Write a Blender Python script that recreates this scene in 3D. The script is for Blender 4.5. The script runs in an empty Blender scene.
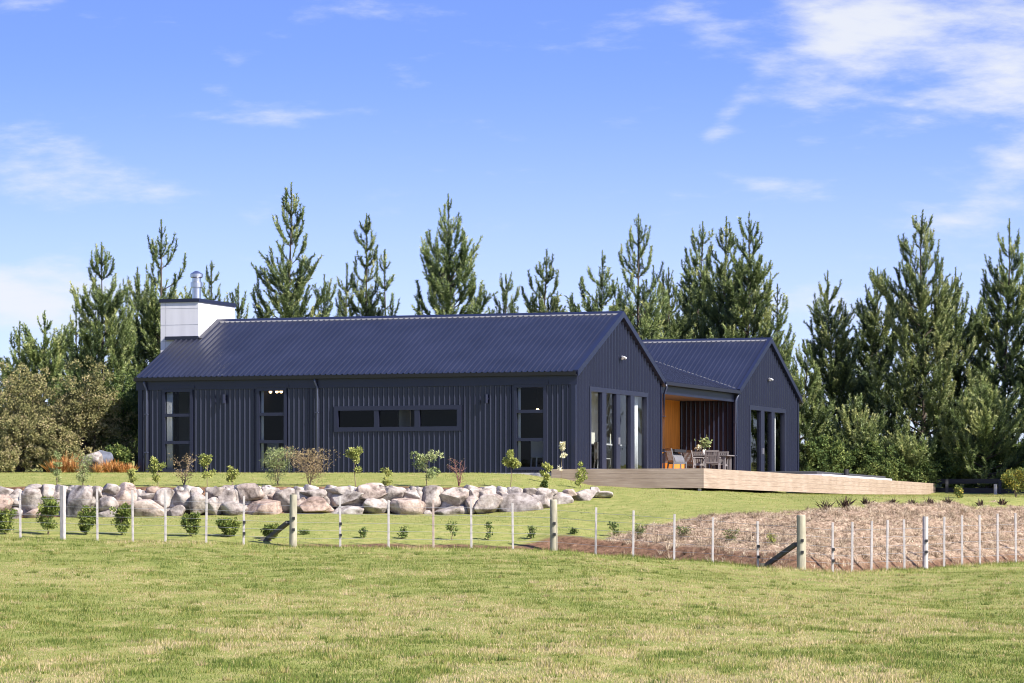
import bpy, math, random
import numpy as np
from mathutils import Vector, Matrix
R = math.radians
scn = bpy.context.scene
COL = scn.collection

# ------------------------------------------------------------------ camera, sky, sun, exposure
F, HOR = 3700.0, 526.0
cam = bpy.data.cameras.new('camera'); cam_o = bpy.data.objects.new('camera', cam); COL.objects.link(cam_o)
cam.sensor_width = 36.0; cam.lens = F / 1024 * 36.0
cam.shift_y = (HOR - 341.5) / 1024
cam.clip_start = 0.5; cam.clip_end = 6000
cam_o.rotation_euler = (R(90), 0, 0)
scn.camera = cam_o
scn.view_settings.view_transform = 'Standard'
scn.view_settings.look = 'None'
scn.view_settings.gamma = 1.0
scn.cycles.pixel_filter_type = 'BLACKMAN_HARRIS'; scn.cycles.filter_width = 1.05
scn.view_settings.exposure = 1.18
SUN_AZ, SUN_EL = 54.0, 40.0            # azimuth: degrees to the right of straight behind the camera
sdir = Vector((math.sin(R(SUN_AZ)) * math.cos(R(SUN_EL)), -math.cos(R(SUN_AZ)) * math.cos(R(SUN_EL)), math.sin(R(SUN_EL))))
sun = bpy.data.lights.new('sun', 'SUN'); sun.energy = 4.8; sun.angle = R(0.53); sun.color = (1.0, 0.94, 0.85)
sun_o = bpy.data.objects.new('sun', sun); COL.objects.link(sun_o)
sun_o.location = sdir * 60
sun_o.rotation_euler = sdir.to_track_quat('Z', 'Y').to_euler()

def build_world():
    w = bpy.data.worlds.new('World'); scn.world = w; w.use_nodes = True
    nt = w.node_tree; nt.nodes.clear(); N = nt.nodes.new; L = nt.links.new
    out = N('ShaderNodeOutputWorld'); bg = N('ShaderNodeBackground'); bg.inputs['Strength'].default_value = 0.15
    sky = N('ShaderNodeTexSky'); sky.sky_type = 'NISHITA'; sky.sun_disc = False
    sky.sun_elevation = R(SUN_EL); sky.sun_rotation = math.atan2(sdir.x, sdir.y)
    sky.altitude = 0; sky.air_density = 1.0; sky.dust_density = 0.6; sky.ozone_density = 3.0
    tc = N('ShaderNodeTexCoord'); sep = N('ShaderNodeSeparateXYZ'); L(tc.outputs['Generated'], sep.inputs[0])
    def math_(op, a, b=None, c=None, clamp=False):
        m = N('ShaderNodeMath'); m.operation = op; m.use_clamp = clamp
        for i, v in enumerate((a, b, c)):
            if v is None: continue
            if isinstance(v, (int, float)): m.inputs[i].default_value = v
            else: L(v, m.inputs[i])
        return m.outputs[0]
    zz = math_('MULTIPLY', sep.outputs[2], 3.2)
    zz = math_('ADD', zz, 0.03)
    comb = N('ShaderNodeCombineXYZ'); L(sep.outputs[0], comb.inputs[0]); L(sep.outputs[1], comb.inputs[1]); L(zz, comb.inputs[2])
    nrm = N('ShaderNodeVectorMath'); nrm.operation = 'NORMALIZE'; L(comb.outputs[0], nrm.inputs[0])
    L(nrm.outputs[0], sky.inputs['Vector'])
    hs = N('ShaderNodeHueSaturation'); hs.inputs['Saturation'].default_value = 1.14; hs.inputs['Value'].default_value = 0.88
    hs.inputs['Hue'].default_value = 0.521
    L(sky.outputs[0], hs.inputs['Color'])
    # clouds live in the direction of view (azimuth tangent, elevation tangent)
    yy = math_('MAXIMUM', math_('ABSOLUTE', sep.outputs[1]), 0.05)
    ax = math_('DIVIDE', sep.outputs[0], yy); az = math_('DIVIDE', sep.outputs[2], yy)
    uv = N('ShaderNodeCombineXYZ'); L(ax, uv.inputs[0]); L(az, uv.inputs[1])
    def ell(u, v, ru, rv, rot=0.0, gain=1.0):
        cx, cz = (u - 512) / F, (HOR - v) / F
        dx = math_('SUBTRACT', ax, cx); dz = math_('SUBTRACT', az, cz)
        c, s = math.cos(rot), math.sin(rot)
        a = math_('ADD', math_('MULTIPLY', dx, c), math_('MULTIPLY', dz, s))
        b = math_('SUBTRACT', math_('MULTIPLY', dz, c), math_('MULTIPLY', dx, s))
        a = math_('DIVIDE', a, ru / F); b = math_('DIVIDE', b, rv / F)
        d = math_('ADD', math_('MULTIPLY', a, a), math_('MULTIPLY', b, b))
        e = math_('POWER', 2.718, math_('MULTIPLY', d, -1.0))
        return math_('MULTIPLY', e, gain)
    masks = [ell(985, 52, 220, 80, R(-12), 1.05), ell(835, 38, 80, 55, R(40), 0.9), ell(1015, 165, 65, 26, R(25), 0.9),
             ell(725, 120, 60, 14, R(52), 0.7), ell(775, 187, 45, 10, 0, 0.5), ell(50, 165, 85, 40, R(-15), 0.85),
             ell(25, 298, 130, 32, 0, 1.5), ell(335, 8, 70, 18, R(10), 0.62), ell(215, 90, 26, 8, R(-8), 0.85),
             ell(265, 115, 80, 14, R(0), 0.85), ell(235, 62, 14, 7, 0, 0.35), ell(20, 3, 50, 10, 0, 0.5), ell(250, 215, 120, 40, R(-8), 0.20), ell(700, 22, 45, 16, R(-20), 0.5),
             ell(385, 212, 38, 18, R(-10), 0.5), ell(985, 222, 90, 22, R(12), 0.62), ell(820, 298, 130, 34, 0, 0.75), ell(560, 285, 200, 40, 0, 0.2)]
    tot = masks[0]
    for m in masks[1:]: tot = math_('ADD', tot, m)
    mp = N('ShaderNodeMapping'); L(uv.outputs[0], mp.inputs[0]); mp.inputs['Rotation'].default_value = (0, 0, R(-24)); mp.inputs['Scale'].default_value = (15, 62, 1)
    n1 = N('ShaderNodeTexNoise'); n1.inputs['Scale'].default_value = 1.0; n1.inputs['Detail'].default_value = 7; n1.inputs['Roughness'].default_value = 0.58; n1.inputs['Distortion'].default_value = 0.35
    L(mp.outputs[0], n1.inputs['Vector'])
    mp2 = N('ShaderNodeMapping'); L(uv.outputs[0], mp2.inputs[0]); mp2.inputs['Rotation'].default_value = (0, 0, R(-28)); mp2.inputs['Scale'].default_value = (48, 150, 1)
    n2 = N('ShaderNodeTexNoise'); n2.inputs['Scale'].default_value = 1.0; n2.inputs['Detail'].default_value = 6; n2.inputs['Roughness'].default_value = 0.6
    L(mp2.outputs[0], n2.inputs['Vector'])
    nn = math_('ADD', math_('MULTIPLY', n1.outputs[0], 0.58), math_('MULTIPLY', n2.outputs[0], 0.42))
    cov = math_('ADD', math_('MULTIPLY', math_('SUBTRACT', nn, 0.53), 4.2), math_('MULTIPLY', tot, 1.0))
    mr = N('ShaderNodeMapRange'); mr.interpolation_type = 'SMOOTHSTEP'; L(cov, mr.inputs[0])
    mr.inputs[1].default_value = 0.12; mr.inputs[2].default_value = 1.45; mr.inputs[3].default_value = 0.0; mr.inputs[4].default_value = 0.9
    mix = N('ShaderNodeMix'); mix.data_type = 'RGBA'
    veil = N('ShaderNodeMapRange'); veil.interpolation_type = 'SMOOTHSTEP'; L(az, veil.inputs[0])
    veil.inputs[1].default_value = -0.02; veil.inputs[2].default_value = 0.132; veil.inputs[3].default_value = 0.95; veil.inputs[4].default_value = 0.0
    vm = N('ShaderNodeMix'); vm.data_type = 'RGBA'; L(veil.outputs[0], vm.inputs[0]); L(hs.outputs[0], vm.inputs[6]); vm.inputs[7].default_value = (2.4, 2.48, 2.8, 1)
    L(mr.outputs[0], mix.inputs[0]); L(vm.outputs[2], mix.inputs[6]); mix.inputs[7].default_value = (2.6, 2.68, 2.85, 1)
    L(mix.outputs[2], bg.inputs['Color']); L(bg.outputs[0], out.inputs[0])
build_world()

# ------------------------------------------------------------------ helpers
def at(u, y, v=None, z=None):
    """world point on the sight line of column u at depth y (height from row v or given)"""
    return Vector(((u - 512) / F * y, y, (HOR - v) / F * y if z is None else z))

def tag(o, label=None, cat=None, group=None, kind=None):
    if label: o['label'] = label
    if cat: o['category'] = cat
    if group: o['group'] = group
    if kind: o['kind'] = kind
    return o

def empty(name, loc, rz=0.0, label=None, cat=None, group=None):
    o = bpy.data.objects.new(name, None); COL.objects.link(o); o.location = loc; o.rotation_euler = (0, 0, rz)
    o.empty_display_size = 0.3
    return tag(o, label, cat, group)

def np_mesh(name, verts, faces, mat, parent=None, tone=None, smooth=False, loc=None):
    """verts (n,3); faces (m,k) or list of such arrays; tone: per-face float"""
    verts = np.asarray(verts, dtype=np.float32)
    if not isinstance(faces, list): faces = [faces]
    faces = [np.asarray(f, dtype=np.int32) for f in faces if len(f)]
    me = bpy.data.meshes.new(name)
    me.vertices.add(len(verts)); me.vertices.foreach_set('co', verts.ravel())
    nl = sum(f.size for f in faces); nf = sum(len(f) for f in faces)
    me.loops.add(nl); me.loops.foreach_set('vertex_index', np.concatenate([f.ravel() for f in faces]))
    me.polygons.add(nf)
    tot = np.concatenate([np.full(len(f), f.shape[1], dtype=np.int32) for f in faces])
    st = np.concatenate([[0], np.cumsum(tot)[:-1]]).astype(np.int32)
    me.polygons.foreach_set('loop_start', st); me.polygons.foreach_set('loop_total', tot)
    if smooth: me.polygons.foreach_set('use_smooth', np.ones(nf, dtype=bool))
    if tone is not None:
        a = me.attributes.new('tone', 'FLOAT', 'FACE'); a.data.foreach_set('value', np.asarray(tone, dtype=np.float32))
    me.update(calc_edges=True); me.validate()
    o = bpy.data.objects.new(name, me); COL.objects.link(o)
    me.materials.append(mat)
    if parent: o.parent = parent
    if loc is not None: o.location = loc
    return o

class MB:
    """collects boxes, bars and tubes; build() links them as one mesh object"""
    def __init__(s): s.v = []; s.f = []
    def quad(s, *p):
        n = len(s.v); s.v += [tuple(q) for q in p]; s.f.append(tuple(range(n, n + len(p))))
    def box(s, x0, x1, y0, y1, z0, z1):
        n = len(s.v)
        s.v += [(x0,y0,z0),(x1,y0,z0),(x1,y1,z0),(x0,y1,z0),(x0,y0,z1),(x1,y0,z1),(x1,y1,z1),(x0,y1,z1)]
        for q in ((0,3,2,1),(4,5,6,7),(0,1,5,4),(1,2,6,5),(2,3,7,6),(3,0,4,7)): s.f.append(tuple(n + i for i in q))
    def prism(s, p0, p1, sec, up=(0, 0, 1)):
        """extrude a closed 2D section (list of (side, up)) from p0 to p1"""
        p0, p1 = Vector(p0), Vector(p1); d = (p1 - p0).normalized(); a = d.cross(Vector(up))
        if a.length < 1e-4: a = d.cross(Vector((0, 1, 0)))
        a.normalize(); b = a.cross(d); n = len(s.v); k = len(sec)
        for p in (p0, p1):
            for (q, r) in sec: s.v.append(tuple(p + a * q + b * r))
        for i in range(k):
            j = (i + 1) % k; s.f.append((n + i, n + j, n + k + j, n + k + i))
        s.f.append(tuple(n + i for i in reversed(range(k)))); s.f.append(tuple(n + k + i for i in range(k)))
    def bar(s, p0, p1, w, h, up=(0, 0, 1)):
        s.prism(p0, p1, [(-w/2, -h/2), (w/2, -h/2), (w/2, h/2), (-w/2, h/2)], up)
    def tube(s, pts, r, k=8, close=True):
        pts = [Vector(p) for p in pts]; rs = r if isinstance(r, (list, tuple)) else [r] * len(pts); n0 = len(s.v)
        for i, p in enumerate(pts):
            d = (pts[min(i+1, len(pts)-1)] - pts[max(i-1, 0)]).normalized()
            a = d.cross(Vector((0, 0, 1))); a = a if a.length > 1e-3 else d.cross(Vector((1, 0, 0)))
            a.normalize(); b = a.cross(d)
            for j in range(k):
                t = 2 * math.pi * j / k; s.v.append(tuple(p + (a * math.cos(t) + b * math.sin(t)) * rs[i]))
        for i in range(len(pts) - 1):
            for j in range(k):
                j2 = (j + 1) % k; A = n0 + i * k; s.f.append((A + j, A + j2, A + k + j2, A + k + j))
        if close:
            s.f.append(tuple(n0 + j for j in reversed(range(k)))); A = n0 + (len(pts) - 1) * k; s.f.append(tuple(A + j for j in range(k)))
    def lathe(s, c, prof, k=20):
        s.tube([(c[0], c[1], c[2] + z) for (r, z) in prof], [r for (r, z) in prof], k)
    def build(s, name, mat, parent=None, smooth=False, bevel=0, loc=None):
        me = bpy.data.meshes.new(name); me.from_pydata(s.v, [], s.f); me.update()
        if smooth: me.polygons.foreach_set('use_smooth', [True] * len(me.polygons))
        me.materials.append(mat)
        o = bpy.data.objects.new(name, me); COL.objects.link(o)
        if parent: o.parent = parent
        if loc is not None: o.location = loc
        if bevel:
            b = o.modifiers.new('bevel', 'BEVEL'); b.width = bevel; b.segments = 2; b.limit_method = 'ANGLE'
        return o

def vnoise(x, y, seed=0, octaves=4, rough=0.5):
    """value noise in 0..1 on arrays"""
    x = np.asarray(x, float); y = np.asarray(y, float); tot = np.zeros(np.broadcast(x, y).shape); amp = 1.0; s = 0.0
    for o in range(octaves):
        rs = np.random.RandomState(seed * 31 + o); tab = rs.rand(256, 256)
        xi = np.floor(x).astype(int); yi = np.floor(y).astype(int); fx = x - xi; fy = y - yi
        fx = fx * fx * (3 - 2 * fx); fy = fy * fy * (3 - 2 * fy)
        g = lambda i, j: tab[i & 255, j & 255]
        v = (g(xi, yi) * (1 - fx) + g(xi + 1, yi) * fx) * (1 - fy) + (g(xi, yi + 1) * (1 - fx) + g(xi + 1, yi + 1) * fx) * fy
        tot += amp * v; s += amp; amp *= rough; x = x * 2.03 + 17.1; y = y * 2.03 + 5.7
    return tot / s

# ------------------------------------------------------------------ materials
def mat_new(name):
    m = bpy.data.materials.new(name); m.use_nodes = True; nt = m.node_tree
    return m, nt, nt.nodes['Principled BSDF']

def mat_plain(name, col, rough=0.6, metal=0.0, var=0.12, scale=6.0, spec=0.5, bump=0.0, stretch=(1, 1, 1)):
    """principled with a soft procedural variation of its own colour"""
    m, nt, b = mat_new(name); N = nt.nodes.new; L = nt.links.new
    tc = N('ShaderNodeTexCoord'); mp = N('ShaderNodeMapping'); mp.inputs['Scale'].default_value = stretch; L(tc.outputs['Object'], mp.inputs[0])
    n = N('ShaderNodeTexNoise'); n.inputs['Scale'].default_value = scale; n.inputs['Detail'].default_value = 5; L(mp.outputs[0], n.inputs['Vector'])
    r = N('ShaderNodeValToRGB'); r.color_ramp.elements[0].position = 0.3; r.color_ramp.elements[1].position = 0.7
    r.color_ramp.elements[0].color = (*[c * (1 - var) for c in col], 1); r.color_ramp.elements[1].color = (*[min(1, c * (1 + var)) for c in col], 1)
    L(n.outputs[0], r.inputs[0]); L(r.outputs[0], b.inputs['Base Color'])
    b.inputs['Roughness'].default_value = rough; b.inputs['Metallic'].default_value = metal; b.inputs['Specular IOR Level'].default_value = spec
    if bump:
        bp = N('ShaderNodeBump'); bp.inputs['Strength'].default_value = bump; bp.inputs['Distance'].default_value = 0.02; L(n.outputs[0], bp.inputs['Height']); L(bp.outputs[0], b.inputs['Normal'])
    return m

def mat_ramp_tone(name, stops, rough=0.75, trans=0.25, obj_var=0.0, spec=0.25):
    """leaf / blade / needle: colour from the per-face 'tone' attribute, a little light passes through"""
    m, nt, b = mat_new(name); N = nt.nodes.new; L = nt.links.new
    a = N('ShaderNodeAttribute'); a.attribute_name = 'tone'
    r = N('ShaderNodeValToRGB'); cr = r.color_ramp
    while len(cr.elements) < len(stops): cr.elements.new(0.5)
    for e, (p, c) in zip(cr.elements, stops): e.position = p; e.color = (*c, 1)
    L(a.outputs['Fac'], r.inputs[0])
    col = r.outputs[0]
    if obj_var:
        oi = N('ShaderNodeObjectInfo'); hs = N('ShaderNodeHueSaturation'); mr = N('ShaderNodeMapRange'); L(oi.outputs['Random'], mr.inputs[0])
        mr.inputs[3].default_value = 1 - obj_var; mr.inputs[4].default_value = 1 + obj_var; L(mr.outputs[0], hs.inputs['Value']); L(col, hs.inputs['Color']); col = hs.outputs[0]
    L(col, b.inputs['Base Color']); b.inputs['Roughness'].default_value = rough; b.inputs['Specular IOR Level'].default_value = spec
    if trans:
        t = N('ShaderNodeBsdfTranslucent'); L(col, t.inputs['Color']); mx = N('ShaderNodeMixShader'); mx.inputs[0].default_value = trans
        L(b.outputs[0], mx.inputs[1]); L(t.outputs[0], mx.inputs[2]); L(mx.outputs[0], nt.nodes['Material Output'].inputs['Surface'])
    return m

def mat_glass(name, tint=(0.75, 0.8, 0.8)):
    m = bpy.data.materials.new(name); m.use_nodes = True; nt = m.node_tree; nt.nodes.clear(); N = nt.nodes.new; L = nt.links.new
    o = N('ShaderNodeOutputMaterial'); tr = N('ShaderNodeBsdfTransparent'); tr.inputs[0].default_value = (*tint, 1)
    gl = N('ShaderNodeBsdfGlossy'); gl.inputs['Roughness'].default_value = 0.01; gl.inputs['Color'].default_value = (0.95, 0.97, 1, 1)
    fr = N('ShaderNodeFresnel'); fr.inputs[0].default_value = 1.24; mx = N('ShaderNodeMixShader')
    tc = N('ShaderNodeTexCoord'); n = N('ShaderNodeTexNoise'); n.inputs['Scale'].default_value = 0.9; L(tc.outputs['Object'], n.inputs['Vector'])
    bp = N('ShaderNodeBump'); bp.inputs['Strength'].default_value = 0.06; bp.inputs['Distance'].default_value = 0.05; L(n.outputs[0], bp.inputs['Height']); L(bp.outputs[0], gl.inputs['Normal'])
    L(fr.outputs[0], mx.inputs[0]); L(tr.outputs[0], mx.inputs[1]); L(gl.outputs[0], mx.inputs[2]); L(mx.outputs[0], o.inputs[0])
    return m

def mat_emit(name, col, st):
    m, nt, b = mat_new(name); b.inputs['Emission Color'].default_value = (*col, 1); b.inputs['Emission Strength'].default_value = st; return m

M = {}
M['steel'] = mat_plain('navy_steel', (0.0104, 0.0122, 0.0262), spec=0.5, rough=0.27, var=0.10, scale=1.3, stretch=(1, 1, 0.25))
M['roofsteel'] = mat_plain('navy_roof_steel', (0.0125, 0.0143, 0.027), rough=0.36, var=0.22, scale=0.9)
M['trim'] = mat_plain('navy_trim', (0.010, 0.012, 0.030), rough=0.35, var=0.06, scale=3)
M['frame'] = mat_plain('dark_aluminium', (0.013, 0.015, 0.032), rough=0.4, var=0.05)
M['gutter'] = mat_plain('black_gutter', (0.005, 0.005, 0.008), rough=0.5)
M['pipe'] = mat_plain('blue_grey_pipe', (0.045, 0.052, 0.09), rough=0.35, var=0.05)
M['rubber'] = mat_plain('black_rubber', (0.012, 0.012, 0.014), rough=0.6)
M['glass'] = mat_glass('window_glass', (0.68, 0.71, 0.70))
M['white'] = mat_plain('white_panel', (0.60, 0.59, 0.615), rough=0.55, var=0.06, scale=2.0, stretch=(2, 2, 0.3))
M['curtain'] = mat_plain('white_curtain', (0.82, 0.82, 0.84), rough=0.9, var=0.04)
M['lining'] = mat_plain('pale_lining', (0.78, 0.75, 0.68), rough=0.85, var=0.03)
M['unlitlining'] = mat_plain('unlit_lining', (0.012, 0.012, 0.013), rough=0.85, var=0.05)  # shade of unlit rooms put into the colour; the bench cabinet shares it
M['floorin'] = mat_plain('timber_floor', (0.30, 0.23, 0.17), rough=0.5)
M['cream'] = mat_plain('concrete_edge', (0.46, 0.44, 0.41), rough=0.85, var=0.15, scale=9)
M['galv'] = mat_plain('stainless_flue', (0.55, 0.55, 0.56), rough=0.32, metal=1.0, var=0.1)
M['chrome'] = mat_plain('lamp_metal', (0.42, 0.42, 0.44), rough=0.35, metal=0.6)
M['grey_timber'] = mat_plain('weathered_timber', (0.15, 0.135, 0.135), rough=0.8, var=0.2, scale=14, stretch=(1, 1, 6))
M['silver'] = mat_plain('silver_weave', (0.09, 0.09, 0.10), rough=0.5)
M['pale_steel'] = mat_plain('pale_metal', (0.62, 0.63, 0.66), rough=0.4, var=0.05)
M['post_white'] = mat_plain('pale_batten', (0.40, 0.37, 0.355), rough=0.8, var=0.15, scale=16, stretch=(1, 1, 0.3), bump=0.3)
M['post_brown'] = mat_plain('brown_batten', (0.36, 0.28, 0.24), rough=0.85, var=0.2, scale=16, stretch=(1, 1, 0.3), bump=0.3)
M['post_round'] = mat_plain('treated_post', (0.31, 0.285, 0.21), rough=0.85, var=0.22, scale=12, stretch=(1, 1, 0.25), bump=0.4)
M['post_dark'] = mat_plain('shaded_stay_timber', (0.085, 0.08, 0.065), rough=0.85, var=0.22, scale=12, bump=0.4)  # the stay's shaded side put into its colour; deck piles share it
M['wire'] = mat_plain('fence_wire', (0.42, 0.42, 0.43), rough=0.45, metal=0.7)
M['blackfence'] = mat_plain('black_stained_boards', (0.030, 0.030, 0.034), rough=0.75, var=0.25, scale=8, stretch=(0.3, 0.3, 3), bump=0.2)
M['cover'] = mat_plain('grey_cover', (0.035, 0.036, 0.04), rough=0.8)
M['ceramic'] = mat_plain('white_ceramic', (0.7, 0.7, 0.66), rough=0.35, var=0.03)
M['bark'] = mat_plain('pine_bark', (0.075, 0.058, 0.045), rough=0.95, var=0.35, scale=9, stretch=(1, 1, 0.3), bump=0.6)
M['twig'] = mat_plain('sapling_stem', (0.19, 0.14, 0.09), rough=0.9, var=0.3, scale=20)
M['twigred'] = mat_plain('reddish_twig', (0.20, 0.09, 0.075), rough=0.9, var=0.3, scale=20)
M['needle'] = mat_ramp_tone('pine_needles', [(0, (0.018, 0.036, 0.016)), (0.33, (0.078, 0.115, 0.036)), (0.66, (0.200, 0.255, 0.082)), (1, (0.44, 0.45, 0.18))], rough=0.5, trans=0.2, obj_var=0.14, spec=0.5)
M['bush'] = mat_ramp_tone('olive_leaves', [(0, (0.06, 0.068, 0.028)), (0.35, (0.165, 0.165, 0.062)), (0.7, (0.30, 0.27, 0.115)), (1, (0.42, 0.34, 0.20))], trans=0.2, obj_var=0.1)
M['bushgreen'] = mat_ramp_tone('green_leaves', [(0, (0.035, 0.065, 0.02)), (0.5, (0.10, 0.15, 0.04)), (1, (0.26, 0.29, 0.08))], trans=0.25, obj_var=0.12)
M['shrub'] = mat_ramp_tone('shrub_leaves', [(0, (0.04, 0.075, 0.018)), (0.5, (0.15, 0.20, 0.045)), (1, (0.44, 0.45, 0.11))], trans=0.25, obj_var=0.1)
M['lime'] = mat_ramp_tone('lime_leaves', [(0, (0.13, 0.17, 0.04)), (0.5, (0.32, 0.35, 0.09)), (1, (0.54, 0.53, 0.18))], trans=0.3)
M['grey_leaf'] = mat_ramp_tone('grey_green_leaves', [(0, (0.12, 0.16, 0.06)), (0.5, (0.28, 0.33, 0.13)), (1, (0.50, 0.52, 0.27))], trans=0.3)
M['brownleaf'] = mat_ramp_tone('brown_leaves', [(0, (0.16, 0.11, 0.06)), (0.6, (0.30, 0.22, 0.11)), (1, (0.42, 0.34, 0.18))], trans=0.2)
M['orange_grass'] = mat_ramp_tone('orange_sedge', [(0, (0.40, 0.15, 0.045)), (0.5, (0.62, 0.30, 0.09)), (1, (0.78, 0.52, 0.24))], trans=0.25)
M['flax'] = mat_ramp_tone('dark_flax', [(0, (0.035, 0.022, 0.02)), (0.6, (0.075, 0.05, 0.04)), (1, (0.16, 0.10, 0.075))], trans=0.1)
M['flower'] = mat_ramp_tone('cream_flowers', [(0, (0.7, 0.65, 0.4)), (1, (0.85, 0.82, 0.68))], trans=0.2)
M['yellowleaf'] = mat_ramp_tone('yellow_flowering_leaves', [(0, (0.06, 0.10, 0.025)), (0.5, (0.16, 0.19, 0.045)), (0.72, (0.36, 0.31, 0.06)), (1, (0.70, 0.50, 0.10))], trans=0.25)
M['grass'] = mat_ramp_tone('grass_blades', [(0, (0.085, 0.13, 0.025)), (0.40, (0.185, 0.228, 0.045)), (0.66, (0.335, 0.290, 0.095)), (1, (0.56, 0.43, 0.27))], rough=0.7, trans=0.3, spec=0.2)
M['straw'] = mat_ramp_tone('straw_mulch', [(0, (0.075, 0.05, 0.03)), (0.35, (0.27, 0.20, 0.13)), (0.7, (0.48, 0.385, 0.27)), (1, (0.70, 0.59, 0.44))], rough=0.85, trans=0.1)

def mat_cedar():
    m, nt, b = mat_new('orange_cedar'); N = nt.nodes.new; L = nt.links.new
    tc = N('ShaderNodeTexCoord'); mp = N('ShaderNodeMapping'); mp.inputs['Scale'].default_value = (7, 7, 0.5); L(tc.outputs['Object'], mp.inputs[0])
    n = N('ShaderNodeTexNoise'); n.inputs['Scale'].default_value = 2.2; n.inputs['Detail'].default_value = 6; L(mp.outputs[0], n.inputs[0])
    r = N('ShaderNodeValToRGB'); r.color_ramp.elements[0].position = 0.3; r.color_ramp.elements[1].position = 0.72
    r.color_ramp.elements[0].color = (0.45, 0.145, 0.018, 1); r.color_ramp.elements[1].color = (0.72, 0.28, 0.04, 1)
    L(n.outputs[0], r.inputs[0]); L(r.outputs[0], b.inputs['Base Color']); b.inputs['Roughness'].default_value = 0.5
    return m
M['cedar'] = mat_cedar()

def mat_deck():
    m, nt, b = mat_new('pine_decking'); N = nt.nodes.new; L = nt.links.new
    tc = N('ShaderNodeTexCoord'); mp = N('ShaderNodeMapping'); mp.inputs['Scale'].default_value = (0.6, 0.6, 12); L(tc.outputs['Object'], mp.inputs[0])
    n = N('ShaderNodeTexNoise'); n.inputs['Scale'].default_value = 2.5; n.inputs['Detail'].default_value = 8; n.inputs['Roughness'].default_value = 0.65; L(mp.outputs[0], n.inputs[0])
    r = N('ShaderNodeValToRGB'); r.color_ramp.elements[0].position = 0.25; r.color_ramp.elements[1].position = 0.75
    r.color_ramp.elements[0].color = (0.25, 0.18, 0.135, 1); r.color_ramp.elements[1].color = (0.45, 0.355, 0.28, 1)
    L(n.outputs[0], r.inputs[0])
    n2 = N('ShaderNodeTexNoise'); n2.inputs['Scale'].default_value = 1.1; n2.inputs['Detail'].default_value = 3; L(tc.outputs['Object'], n2.inputs[0])
    mx = N('ShaderNodeMix'); mx.data_type = 'RGBA'; mx.blend_type = 'MULTIPLY'; mx.inputs[0].default_value = 0.5
    r2 = N('ShaderNodeValToRGB'); r2.color_ramp.elements[0].color = (0.7, 0.66, 0.6, 1); r2.color_ramp.elements[0].position = 0.35; r2.color_ramp.elements[1].position = 0.65; r2.color_ramp.elements[1].color = (1, 1, 1, 1)
    L(n2.outputs[0], r2.inputs[0]); L(r.outputs[0], mx.inputs[6]); L(r2.outputs[0], mx.inputs[7]); L(mx.outputs[2], b.inputs['Base Color'])
    b.inputs['Roughness'].default_value = 0.75
    return m
M['deck'] = mat_deck()

def mat_rock():
    m, nt, b = mat_new('boulder_stone'); N = nt.nodes.new; L = nt.links.new
    tc = N('ShaderNodeTexCoord'); oi = N('ShaderNodeObjectInfo')
    add = N('ShaderNodeVectorMath'); add.operation = 'ADD'; sc = N('ShaderNodeVectorMath'); sc.operation = 'SCALE'
    L(oi.outputs['Random'], sc.inputs['Scale']); sc.inputs[0].default_value = (37, 19, 53); L(sc.outputs[0], add.inputs[0]); L(tc.outputs['Object'], add.inputs[1])
    n = N('ShaderNodeTexNoise'); n.inputs['Scale'].default_value = 3.2; n.inputs['Detail'].default_value = 9; n.inputs['Roughness'].default_value = 0.68; L(add.outputs[0], n.inputs[0])
    r = N('ShaderNodeValToRGB'); cr = r.color_ramp; cr.elements[0].position = 0.33; cr.elements[0].color = (0.085, 0.066, 0.056, 1); cr.elements[1].position = 0.66; cr.elements[1].color = (0.47, 0.435, 0.40, 1)
    e = cr.elements.new(0.5); e.color = (0.30, 0.262, 0.235, 1)
    L(n.outputs[0], r.inputs[0])
    r2 = N('ShaderNodeValToRGB'); c2 = r2.color_ramp; c2.elements[0].color = (1.0, 0.80, 0.70, 1); c2.elements[1].color = (1.05, 1.05, 1.06, 1); e = c2.elements.new(0.5); e.color = (0.74, 0.72, 0.72, 1); e = c2.elements.new(0.25); e.color = (1.1, 1.06, 1.02, 1)
    L(oi.outputs['Random'], r2.inputs[0]); mx = N('ShaderNodeMix'); mx.data_type = 'RGBA'; mx.blend_type = 'MULTIPLY'; mx.inputs[0].default_value = 0.9
    L(r.outputs[0], mx.inputs[6]); L(r2.outputs[0], mx.inputs[7]); L(mx.outputs[2], b.inputs['Base Color']); b.inputs['Roughness'].default_value = 0.9
    n3 = N('ShaderNodeTexNoise'); n3.inputs['Scale'].default_value = 14; n3.inputs['Detail'].default_value = 8; L(add.outputs[0], n3.inputs[0])
    bp = N('ShaderNodeBump'); bp.inputs['Strength'].default_value = 0.55; bp.inputs['Distance'].default_value = 0.04; L(n3.outputs[0], bp.inputs['Height']); L(bp.outputs[0], b.inputs['Normal'])
    return m
M['rock'] = mat_rock()

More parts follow.
